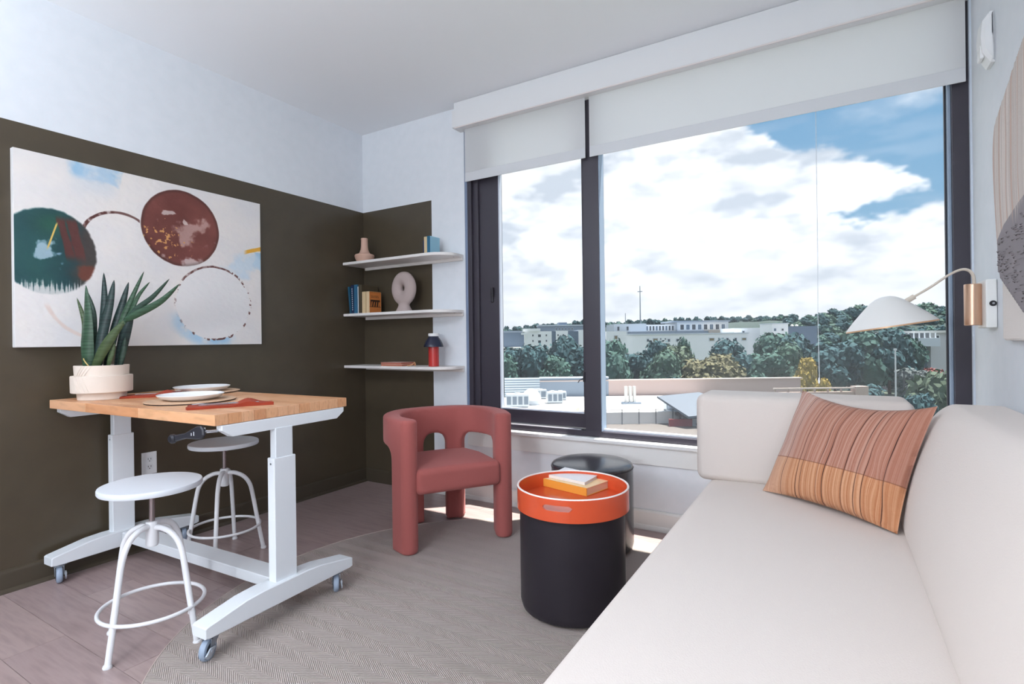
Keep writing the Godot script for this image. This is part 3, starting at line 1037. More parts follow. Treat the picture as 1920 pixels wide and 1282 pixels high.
	var arm := PackedVector2Array([Vector2(-0.012, -0.012), Vector2(-0.014, 0.008), Vector2(-0.004, 0.022), Vector2(0.02, 0.024), Vector2(0.09, 0.010), Vector2(0.15, 0.012), Vector2(0.162, 0.0), Vector2(0.15, -0.012), Vector2(0.09, -0.010), Vector2(0.02, -0.024), Vector2(0.0, -0.022)])
	put("grip", S().prism(arm, hand - Vector3.BACK * 0.002, ax, side, Vector3.BACK, 0.014, 0.004).mesh(30), mat(rgb(38, 38, 46), 0.5), crank, b)
	put("knob", S().lathe([Vector2(0, 0.022), Vector2(0.012, 0.021), Vector2(0.017, 0.014), Vector2(0.017, 0.004), Vector2(0.012, -0.002), Vector2(0, -0.002)], 20, knob, Basis(Vector3.RIGHT, PI / 2)).mesh(), mat(rgb(34, 34, 42), 0.45), crank, b)
	var tk := S()
	for s in 2:
		tk.box(hand + ax * (0.035 + 0.014 * s) + Vector3(0, 0.0, 0.0125), Vector3(0.003, 0.014 - 0.004 * s, 0.001))
	put("tick_mark", tk.mesh(), mat(rgb(220, 222, 226), 0.5), crank, b)

# ------------------------------------------------------------------ stools
func build_stools() -> void:
	var white := mat(rgb(228, 229, 232), 0.36)
	var seatm := mat(rgb(214, 219, 226), 0.5)
	var steel := mat(rgb(168, 158, 160), 0.22, 0.85)
	var o := thing("stool", "near white metal stool standing in front of the crank table", "stool", Vector3(0.985, 0, 2.004), 0.36, "white adjustable stools")
	put("seat", S().lathe([Vector2(0, 0.579), Vector2(0.158, 0.579), Vector2(0.163, 0.577), Vector2(0.165, 0.573), Vector2(0.165, 0.562), Vector2(0.162, 0.557), Vector2(0, 0.557)], 64).mesh(35), seatm, o)
	put("screw_post", S().lathe([Vector2(0, 0.557), Vector2(0.03, 0.557), Vector2(0.03, 0.553), Vector2(0.0095, 0.552), Vector2(0.0095, 0.43), Vector2(0, 0.43)], 20).mesh(30), steel, o)
	put("clamp", S().tube([Vector3(-0.017, 0.530, 0.0), Vector3(0.017, 0.530, 0.0)], 0.006, 10).mesh(), steel, o)
	put("hub", S().lathe([Vector2(0, 0.436), Vector2(0.019, 0.436), Vector2(0.021, 0.432), Vector2(0.021, 0.350), Vector2(0.018, 0.345), Vector2(0, 0.345)], 24).mesh(35), white, o)
	for k in 4:
		var a := TAU * k / 4
		var d := Vector3(cos(a), 0, sin(a))
		var yy := 0.0 if k % 2 else -0.007
		var path := smoothed([d * 0.012 + Vector3.UP * (0.420 + yy), d * 0.05 + Vector3.UP * (0.418 + yy), d * 0.092 + Vector3.UP * (0.396 + yy), d * 0.120 + Vector3.UP * 0.350, d * 0.135 + Vector3.UP * 0.29, d * 0.160 + Vector3.UP * 0.14, d * 0.184 + Vector3.UP * 0.006], 5)
		var leg := put("leg", S().tube(path, 0.0105, 12).mesh(), white, o)
		put("foot_cap", S().lathe([Vector2(0, 0.011), Vector2(0.0125, 0.011), Vector2(0.0145, 0.004), Vector2(0.0135, 0), Vector2(0, 0)], 16, d * 0.185).mesh(35), white, leg)
	put("foot_ring", S().tube(ring(Vector3(0, 0.131, 0), 0.166, 56), 0.0068, 10, true).mesh(), white, o)
	copy(o, "stool", "far white metal stool tucked between the crank table and olive wall", Vector3(0.418, 0, 1.392), 0.78)

# ------------------------------------------------------------------ barrel chair
func build_chair() -> void:
	var velvet := cloth(rgb(164, 92, 88), 0.9, 8.0, 0.7, 0.3)
	var a := Vector3(1.287, 0, 0.948)
	var bb := Vector3(1.587, 0, 0.493)
	var xdir := (bb - a).normalized()
	var turn := atan2(-xdir.z, xdir.x)
	var mid := (a + bb) / 2 + Vector3.UP * 0.004
	var o := thing("barrel_chair", "dusty rose upholstered barrel chair with arched openings beside the black ottoman", "chair", mid, turn)
	# plan of the shell: open towards the front (+z)
	var plan: Array = []
	for p in smoothed([Vector3(-0.268, 0, 0.0), Vector3(-0.298, 0, -0.12), Vector3(-0.292, 0, -0.25), Vector3(-0.245, 0, -0.36), Vector3(-0.15, 0, -0.435), Vector3(0, 0, -0.46), Vector3(0.15, 0, -0.435), Vector3(0.245, 0, -0.36), Vector3(0.292, 0, -0.25), Vector3(0.298, 0, -0.12), Vector3(0.268, 0, 0.0)], 4):
		plan.append(Vector2(p.x, p.z))
	var arc: Array[float] = [0.0]
	for i in plan.size() - 1:
		arc.append(arc[i] + plan[i].distance_to(plan[i + 1]))
	var total: float = arc[-1]
	# cache distance and arc length per column of the grid
	var lo := Vector3(-0.38, -0.016, -0.55)
	var hi := Vector3(0.38, 0.72, 0.10)
	var cell := 0.0115
	var cache := {}
	var cols := [[-0.2, 0.095], [0.5, 0.5], [0.5, 0.5], [total - 0.095, total + 0.2]]
	var sC := total * 0.5
	cols[1] = [sC - 0.165, sC - 0.068]
	cols[2] = [sC + 0.085, sC + 0.195]
	var H := 0.685
	var T := 0.047
	var field := func(p: Vector3) -> float:
		var key := Vector2(p.x, p.z)
		var e: Vector2
		if cache.has(key):
			e = cache[key]
		else:
			var best := 1e9
			var s := 0.0
			for i in plan.size() - 1:
				var q := Geometry2D.get_closest_point_to_segment(key, plan[i], plan[i + 1])
				var d := key.distance_to(q)
				if d < best:
					best = d
					s = arc[i] + plan[i].distance_to(q)
					if (i == 0 and q == plan[0]):
						s = -0.0
			e = Vector2(best, s)
			cache[key] = e
		# in the unrolled sheet: a band on top, columns below, arches between
		var y := p.y
		var band := absf(y - 0.607) - (H - 0.607)
		var f := band
		for c in cols:
			var colm := maxf(absf(e.y - (c[0] + c[1]) / 2) - (c[1] - c[0]) / 2, absf(y - 0.31) - 0.31)
			f = smin(f, colm, 0.075) if y > 0.3 else minf(f, colm)
		var dth := e.x - T
		var r := 0.015
		var w := Vector2(maxf(dth + r, 0.0), maxf(maxf(f, -y) + r, 0.0))
		return w.length() + minf(maxf(dth + r, maxf(f, -y) + r), 0.0) - r
	put("shell", nets(lo, hi, cell, field), velvet, o)
	var crown := func(p: Vector3) -> Vector3:
		if p.y > 0:
			p.y += 0.016 * (1.0 - pow(absf(p.x) / 0.24, 2)) * (1.0 - pow(absf(p.z) / 0.24, 2))
		if p.z < -0.05:
			p.x *= 1.0 - 0.20 * (-p.z - 0.05) / 0.2
		return p
	put("seat", S().rbox(Vector3(0, 0.363, -0.185), Vector3(0.475, 0.132, 0.47), 0.03, 4, 8, crown).mesh(60), velvet, o)

# ------------------------------------------------------------------ ottomans and tray
func build_ottomans() -> void:
	var leather := mat(rgb(40, 36, 42), 0.42, 0.0, 0.4)
	var o := thing("ottoman", "black round drum ottoman carrying the orange tray", "ottoman", Vector3(2.239, 0.004, 1.017), 0, "black drum ottomans")
	put("drum", S().lathe([Vector2(0, 0.428), Vector2(0.195, 0.428), Vector2(0.209, 0.422), Vector2(0.213, 0.408), Vector2(0.213, 0.04), Vector2(0.207, 0.016), Vector2(0.196, 0.008), Vector2(0, 0.008)], 96).mesh(40), leather, o)
	put("glide", S().lathe([Vector2(0, 0.009), Vector2(0.17, 0.009), Vector2(0.17, 0), Vector2(0, 0)], 48).mesh(), mat(rgb(25, 25, 28), 0.6), o)
	var q := thing("ottoman", "black round drum ottoman with bare cushioned top by the window wall", "ottoman", Vector3(2.072, 0.004, 0.397), 0, "black drum ottomans")
	var glossy := mat(rgb(46, 44, 50), 0.22, 0.0, 1.0)
	put("drum", S().lathe([Vector2(0, 0.42), Vector2(0.210, 0.42), Vector2(0.212, 0.416), Vector2(0.212, 0.04), Vector2(0.206, 0.016), Vector2(0.196, 0.008), Vector2(0, 0.008)], 96).mesh(40), glossy, q)
	put("cushion_top", S().lathe([Vector2(0, 0.459), Vector2(0.08, 0.457), Vector2(0.15, 0.452), Vector2(0.188, 0.446), Vector2(0.206, 0.438), Vector2(0.212, 0.43), Vector2(0.211, 0.423), Vector2(0.0, 0.423)], 96).mesh(50), glossy, q)
	put("piping", S().tube(ring(Vector3(0, 0.422, 0), 0.2115, 72), 0.003, 8, true).mesh(), leather, q)
	put("glide", S().lathe([Vector2(0, 0.009), Vector2(0.17, 0.009), Vector2(0.17, 0), Vector2(0, 0)], 48).mesh(), mat(rgb(25, 25, 28), 0.6), q)

	# tray: round, with two hand slots in its rim
	var lac := mat(rgb(212, 84, 48), 0.16, 0.0, 0.5)
	var t := thing("tray", "glossy orange round tray with two hand slots on the drum ottoman", "tray", Vector3(2.245, 0.432, 1.021))
	put("tray_floor", S().lathe([Vector2(0, 0.008), Vector2(0.219, 0.008), Vector2(0.219, 0.0), Vector2(0, 0.0)], 96).mesh(30), lac, t)
	var wall := S()
	var n := 192
	var ro := 0.2265
	var ri := 0.2185
	var y0 := -0.018
	var y1 := 0.0665
	for i in n:
		var a0 := TAU * i / n
		var a1 := TAU * (i + 1) / n
		var g0 := tray_slot(a0)
		var g1 := tray_slot(a1)
		var spans := [[Vector2(y0, y1), Vector2(y0, y1)]] if g0.y <= g0.x and g1.y <= g1.x else [[Vector2(y0, g0.x), Vector2(y0, g1.x)], [Vector2(g0.y, y1), Vector2(g1.y, y1)]]
		for sp in spans:
			var p := func(ang, r, y): return Vector3(cos(ang) * r, y, sin(ang) * r)
			var s0: Vector2 = sp[0]
			var s1: Vector2 = sp[1]
			wall.quad(p.call(a0, ro, s0.x), p.call(a0, ro, s0.y), p.call(a1, ro, s1.y), p.call(a1, ro, s1.x))
			wall.quad(p.call(a0, ri, s0.x), p.call(a1, ri, s1.x), p.call(a1, ri, s1.y), p.call(a0, ri, s0.y))
			wall.quad(p.call(a0, ro, s0.y), p.call(a0, ri, s0.y), p.call(a1, ri, s1.y), p.call(a1, ro, s1.y))
			wall.quad(p.call(a0, ro, s0.x), p.call(a1, ro, s1.x), p.call(a1, ri, s1.x), p.call(a0, ri, s0.x))
	put("rim_wall", wall.orient(0).mesh(35), lac, t)
	put("rim_edge", S().tube(ring(Vector3(0, 0.0665, 0), 0.2225, 96), 0.0042, 8, true).mesh(), mat(rgb(244, 236, 232), 0.3), t, Vector3.ZERO, "pale rim edge")

	var yb := thing("book", "yellow orange hardcover book lying in the orange tray", "book", Vector3(2.14, 0.4405, 0.80), 0.0, "books in the orange tray")
	hard_book(yb, [Vector2(2.008, 0.900), Vector2(2.285, 0.968), Vector2(2.322, 0.812)], 0.4405, 0.034, rgb(232, 158, 62), rgb(246, 214, 168), rgb(226, 196, 164))
	var wbk := thing("book", "thin white softcover book on top of the yellow book", "book", Vector3(2.14, 0.475, 0.80), 0.0, "books in the orange tray")
	hard_book(wbk, [Vector2(2.070, 0.888), Vector2(2.262, 0.932), Vector2(2.266, 0.775)], 0.475, 0.013, rgb(236, 228, 222), rgb(240, 238, 240), rgb(226, 214, 206))

func tray_slot(a: float) -> Vector2:     # lower and upper edge of the hand slot at this angle (empty if upper <= lower)
	for c in [1.41, 1.41 + PI]:
		var d := wrapf(a - c, -PI, PI) * 0.222
		var half := 0.054
		var r := 0.0105
		if absf(d) < half:
			var h := r
			if absf(d) > half - r:
				h = sqrt(maxf(0.0, r * r - pow(absf(d) - half + r, 2)))
			return Vector2(0.034 - h, 0.034 + h)
	return Vector2(0.034, 0.034)

# lying book given by three corners of its footprint (left, front, right), spine along left-front
func hard_book(o: Node3D, c: Array, y: float, h: float, spine: Color, cover: Color, pages: Color) -> void:
	var l: Vector2 = c[0]
	var f: Vector2 = c[1]
	var r: Vector2 = c[2]
	var ux := (f - l).normalized()
	var len := l.distance_to(f)
	var uz := (r - f).normalized()
	var dep := f.distance_to(r)
	var X := Vector3(ux.x, 0, ux.y)
	var Z := Vector3(uz.x, 0, uz.y)
	var org := Vector3(l.x, y, l.y) - o.position
	var rect := func(a0: float, a1: float, b0: float, b1: float) -> PackedVector2Array:
		return PackedVector2Array([Vector2(a0, b0), Vector2(a1, b0), Vector2(a1, b1), Vector2(a0, b1)])
	var t := minf(0.0025, h * 0.15)
	put("page_block", S().prism(rect.call(0.003, len - 0.003, 0.001, dep - 0.004), org + Vector3.UP * t, X, Z, Vector3.UP, h - 2 * t).mesh(20), mat(pages, 0.9), o)
	put("cover", S().prism(rect.call(0, len, 0, dep), org + Vector3.UP * (h - t), X, Z, Vector3.UP, t, t * 0.3).mesh(20), mat(cover, 0.5), o, Vector3.ZERO, "pale upper cover")
	put("cover", S().prism(rect.call(0, len, 0, dep), org, X, Z, Vector3.UP, t, t * 0.3).mesh(20), mat(spine, 0.5), o)
	put("spine", S().prism(rect.call(0, len, -0.002, 0.002), org, X, Z, Vector3.UP, h, 0.0008).mesh(20), mat(spine, 0.45), o)

# ------------------------------------------------------------------ rug
func build_rug() -> void:
	var tile := image(256, 256, func(u, v):
		var zz: float = absf(fposmod(v, 1.0) - 0.5) * 2.0
		var ph: float = fposmod(u * 8.0 - zz * 0.5 / 0.58 * 8.0, 1.0)
		var k: float = smoothstep(0.0, 0.3, ph) * (1.0 - smoothstep(0.62, 0.9, ph))
		var n: float = fposmod(sin(u * 911.0 + v * 577.0) * 43758.5, 1.0) * 0.06
		return Color.BLACK.lerp(Color.WHITE, k * 0.9 + n))
	var yarn := noise_tex(0.05, 256, 256, 3, false, 1, ramp([[0.0, rgb(186, 173, 167)], [1.0, rgb(198, 185, 179)]]), FastNoiseLite.TYPE_SIMPLEX, 91)
	var m := textured(yarn, 0.95, Vector3.ONE / 0.092)
	m.uv1_world_triplanar = true
	m.heightmap_enabled = true
	m.heightmap_texture = tile
	m.heightmap_scale = 0.5
	m.metallic_specular = 0.2
	var c := Vector3(1.95, 0, 1.27)
	var o := thing("rug", "round pale greige woven herringbone rug under chair and drum ottomans", "rug", c)
	put("weave", S().lathe([Vector2(0, 0.004), Vector2(1.130, 0.004), Vector2(1.134, 0.002), Vector2(1.135, 0.0), Vector2(0, 0.0)], 160).mesh(30), m, o)
	put("binding", S().tube(ring(Vector3(0, 0.003, 0), 1.133, 160), 0.003, 8, true).mesh(), cloth(rgb(186, 172, 165), 0.95, 20.0), o, Vector3.ZERO, "bound edge")

# ------------------------------------------------------------------ corner shelves and what stands on them
func build_shelves() -> void:
	var white := mat(rgb(232, 228, 226), 0.45)
	var ys := [1.690, 1.304, 0.916]
	var labs := ["topmost white corner shelf carrying the clay vase", "middle white corner shelf carrying the ring vase", "lowest white corner shelf carrying the small red lamp"]
	for k in 3:
		var y: float = ys[k]
		var o := thing("wall_shelf", labs[k], "shelf", Vector3(0.48, y - 0.02, 0.11), 0, "white corner shelves")
		var poly := PackedVector2Array([Vector2(0.002, 0.002), Vector2(0.002, 0.213), Vector2(0.006, 0.217)])
		for i in 13:
			var a := PI / 2 * (1.0 - i / 12.0)
			poly.append(Vector2(0.805 + 0.165 * cos(a), 0.085 + 0.132 * sin(a)))
		poly.append(Vector2(0.970, 0.002))
		put("board", S().prism(poly, Vector3(0, 0, 0), Vector3.RIGHT, Vector3.BACK, Vector3.UP, 0.02, 0.0025).mesh(30), white, o, Vector3(-0.48, 0, -0.11))
		put("cleat", S().rbox(Vector3(0.50, -0.011, 0.011), Vector3(0.94, 0.022, 0.018), 0.003, 1).mesh(), white, o, Vector3(-0.48, 0, -0.11))
		put("screw", S().tube([Vector3(0.93, -0.001, 0.06), Vector3(0.93, 0.0005, 0.06)], 0.004, 10).mesh(), mat(rgb(60, 58, 58), 0.5), o, Vector3(-0.48, 0, -0.11))
	var T: float = ys[0]
	var M: float = ys[1]
	var L: float = ys[2]
	# clay vase
	var v := thing("vase", "pinkish clay vase with a long neck on the topmost shelf", "vase", Vector3(0.150, T, 0.135))
	put("body", S().lathe([Vector2(0, 0.002), Vector2(0.050, 0.0), Vector2(0.056, 0.003), Vector2(0.066, 0.022), Vector2(0.073, 0.042), Vector2(0.073, 0.050), Vector2(0.068, 0.057), Vector2(0.046, 0.063), Vector2(0.040, 0.068)], 48).mesh(40), cloth(rgb(205, 168, 150), 0.85, 9.0, 0.0, 0.12), v)
	put("neck", S().lathe([Vector2(0.045, 0.062), Vector2(0.036, 0.075), Vector2(0.029, 0.095), Vector2(0.0255, 0.120), Vector2(0.0245, 0.165), Vector2(0.0258, 0.176), Vector2(0.0245, 0.180), Vector2(0.021, 0.178), Vector2(0.020, 0.13), Vector2(0, 0.12)], 40).mesh(45), cloth(rgb(208, 172, 155), 0.85, 9.0, 0.0, 0.12), v)
	# books: position x, width, height, depth, colours
	book_up("dark navy book leaning at the left of the topmost shelf's books", Vector3(0.752, T, 0.115), Vector3(0.020, 0.098, 0.09), rgb(34, 52, 92), rgb(210, 205, 195), 0.0, "books on the topmost shelf", false)
	book_up("cream spined book between navy and pale blue books on the topmost shelf", Vector3(0.778, T, 0.125), Vector3(0.026, 0.118, 0.10), rgb(222, 200, 160), rgb(226, 214, 190), 0.0, "books on the topmost shelf", false)
	book_up("pale blue book standing at the right end of the topmost shelf's books", Vector3(0.806, T, 0.125), Vector3(0.026, 0.120, 0.104), rgb(150, 196, 216), rgb(228, 226, 220), 0.0, "books on the topmost shelf", true)
	book_up("teal book leaning against the olive wall on the middle shelf", Vector3(0.055, M, 0.125), Vector3(0.018, 0.205, 0.13), rgb(28, 84, 112), rgb(214, 208, 198), 0.10, "books on the middle shelf", false)
	book_up("navy book with white spine lettering on the middle shelf", Vector3(0.081, M, 0.125), Vector3(0.022, 0.215, 0.135), rgb(24, 40, 78), rgb(214, 208, 198), 0.03, "books on the middle shelf", false, true)
	book_up("steel blue hardcover book on the middle shelf", Vector3(0.112, M, 0.125), Vector3(0.034, 0.216, 0.135), rgb(50, 106, 140), rgb(214, 208, 198), 0.0, "books on the middle shelf", false)
	book_up("thin white book beside the steel blue one on the middle shelf", Vector3(0.1365, M, 0.125), Vector3(0.011, 0.200, 0.13), rgb(216, 226, 232), rgb(226, 224, 220), 0.0, "books on the middle shelf", false)
	book_up("tall olive brown book behind the cream book on the middle shelf", Vector3(0.160, M, 0.110), Vector3(0.034, 0.212, 0.165), rgb(78, 68, 52), rgb(196, 186, 164), 0.0, "books on the middle shelf", false)
	book_up("short cream spined book on the middle shelf", Vector3(0.201, M, 0.135), Vector3(0.036, 0.158, 0.12), rgb(226, 200, 158), rgb(228, 214, 186), 0.0, "books on the middle shelf", false)
	var ob := book_up("short book with an orange illustrated cover on the middle shelf", Vector3(0.241, M, 0.135), Vector3(0.030, 0.158, 0.12), rgb(232, 204, 164), rgb(228, 214, 186), 0.0, "books on the middle shelf", false)
	# printed cover, a flat sheet on the book's right board
	var n := noise(3.0, 51, 2)
	var print_tex := image(128, 168, func(u, w):
		var c := Color8(206, 124, 62)
		var ink := Color8(52, 30, 24)
		if w < 0.06 or w > 0.97: return c.darkened(0.08)
		if w > 0.17 and w < 0.30 and u > 0.12 and u < 0.8:
			var g: float = n.get_noise_2d(u * 9.0, floorf(w * 26.0) * 3.0)
			if fposmod(w * 26.0, 1.0) < 0.62 and g > -0.05: return c.lerp(ink, 0.75)
		if w > 0.38 and w < 0.72:
			var x: float = u + 0.25 * (w - 0.55)
			var bar: float = absf(fposmod(x * 5.0, 1.0) - 0.5)
			var top: float = 0.40 + 0.10 * absf(n.get_noise_1d(u * 5.0))
			if w > top and bar < 0.30 and u > 0.08 and u < 0.85: return ink
			if w < top + 0.05 and u > 0.08 and u < 0.9: return ink
		if w > 0.70 and w < 0.725: return ink
		return c)
	var cm := StandardMaterial3D.new()
	cm.albedo_texture = print_tex
	cm.roughness = 0.55
	var sheet := S()
	var hx := 0.0152
	sheet.quad(Vector3(hx, 0.001, 0.058), Vector3(hx, 0.157, 0.058), Vector3(hx, 0.157, -0.058), Vector3(hx, 0.001, -0.058), Vector2(0, 1), Vector2(0, 0), Vector2(1, 0), Vector2(1, 1))
	put("printed_cover", sheet.flat(), cm, ob, Vector3.ZERO, "orange cover with dark drawing")
	# ring vase
	var r := thing("ring_vase", "grey clay ring shaped vase on a flared foot on the middle shelf", "vase", Vector3(0.530, M, 0.125), -0.05)
	var clay := cloth(rgb(176, 160, 156), 0.9, 8.0, 0.0, 0.14)
	var ringf := func(p: Vector3) -> float:
		var q := p - Vector3(0, 0.166, 0)
		# disc with a deep off-centre dimple and hole
		var h := Vector2(q.x - 0.004, q.y + 0.004)
		var rad := h.length()
		var a := Vector2(Vector2(q.x / 1.0, q.y / 1.12).length() - 0.064, q.z * 1.25).length() - 0.046
		var foot := maxf(Vector2(p.x, p.z * 1.15).length() - lerpf(0.066, 0.032, clampf(p.y / 0.062, 0, 1)), absf(p.y - 0.036) - 0.036)
		return smin(a, foot, 0.02)
	put("body", nets(Vector3(-0.13, -0.012, -0.075), Vector3(0.13, 0.30, 0.075), 0.0065, ringf), clay, r)
	# small lamp: red foot, navy dome, white cap
	var l := thing("table_lamp", "small lamp with red cylinder foot and navy dome on the lowest shelf", "lamp", Vector3(0.800, L, 0.13))
	put("base", S().lathe([Vector2(0, 0.0), Vector2(0.0345, 0.0), Vector2(0.036, 0.002), Vector2(0.036, 0.145), Vector2(0, 0.145)], 40).mesh(35), mat(rgb(190, 52, 50), 0.3), l)
	put("shade", S().lathe([Vector2(0.0, 0.210), Vector2(0.034, 0.208), Vector2(0.037, 0.200), Vector2(0.052, 0.180), Vector2(0.063, 0.158), Vector2(0.068, 0.142), Vector2(0.0685, 0.135), Vector2(0.066, 0.135), Vector2(0.061, 0.155), Vector2(0.050, 0.176), Vector2(0.0, 0.19)], 48).mesh(45), mat(rgb(38, 42, 62), 0.16), l)
	put("cap", S().lathe([Vector2(0, 0.228), Vector2(0.033, 0.228), Vector2(0.036, 0.225), Vector2(0.036, 0.214), Vector2(0.034, 0.208), Vector2(0, 0.208)], 40).mesh(35), mat(rgb(244, 244, 244), 0.4), l)
	# notebooks and a cord
	for k in 2:
		var nb := thing("notebook", ["thin tan notebook under the rose one on the lowest shelf", "thin rose notebook topmost of the pair on the lowest shelf"][k], "notebook", Vector3(0.470 - 0.004 * k, L + 0.0135 * k, 0.130), [0.03, -0.02][k], "notebooks on the lowest shelf")
		var cc: Color = [rgb(222, 178, 146), rgb(206, 168, 158)][k]
		put("page_block", S().hexa(Vector3(-0.098, 0.0018, -0.068), Vector3(0.098, 0.0112, 0.0695)).mesh(), mat(rgb(176, 96, 78), 0.9), nb)
		put("cover", S().rbox(Vector3(0, 0.012, 0), Vector3(0.2, 0.0022, 0.142), 0.0006, 1).mesh(), mat(cc, 0.6), nb)
		put("cover", S().rbox(Vector3(0, 0.0011, 0), Vector3(0.2, 0.0022, 0.142), 0.0006, 1).mesh(), mat(cc, 0.6), nb)
	var st := thing("leather_strap", "curled tan leather strap beside the notebooks on the lowest shelf", "strap", Vector3(0.612, L, 0.15))
	put("loop", S().tube(smoothed([Vector3(-0.035, 0.004, 0.0), Vector3(-0.01, 0.004, 0.012), Vector3(0.012, 0.012, 0.0), Vector3(0.02, 0.024, -0.012), Vector3(0.034, 0.018, -0.004), Vector3(0.045, 0.004, 0.01)]), 0.004, 8).mesh(), mat(rgb(206, 150, 108), 0.6), st)

func book_up(label: String, at: Vector3, size: Vector3, cover: Color, pages: Color, lean: float, group: String, last: bool, lettered := false) -> Node3D:
	var o := thing("book", label, "book", at, 0.0, group)
	o.rotation.z = lean
	var t := 0.0022
	var w := size.x / 2
	var d := size.z / 2
	put("page_block", S().hexa(Vector3(-w + t, 0.002, -d + 0.003), Vector3(w - t, size.y - 0.003, d - 0.002)).mesh(), mat(pages, 0.9), o)
	var cm := mat(cover, 0.5)
	for s in [-1.0, 1.0]:
		put("cover", S().rbox(Vector3(s * (w - t / 2), size.y / 2, 0), Vector3(t, size.y, size.z), 0.0006, 1).mesh(), cm, o)
	var sp := put("spine", S().rbox(Vector3(0, size.y / 2, d), Vector3(size.x, size.y, 0.003), 0.0012, 1).mesh(), mat(cover.darkened(0.06), 0.5) if not last else mat(rgb(30, 96, 128), 0.5), o)
	if lettered:
		var ink := S()
		for k in 11:
			ink.box(Vector3(0.0, 0.03 + k * 0.0155, d + 0.0017), Vector3(0.007, 0.009, 0.0005))
		put("lettering", ink.mesh(), mat(rgb(206, 216, 226), 0.5), sp)
	return o

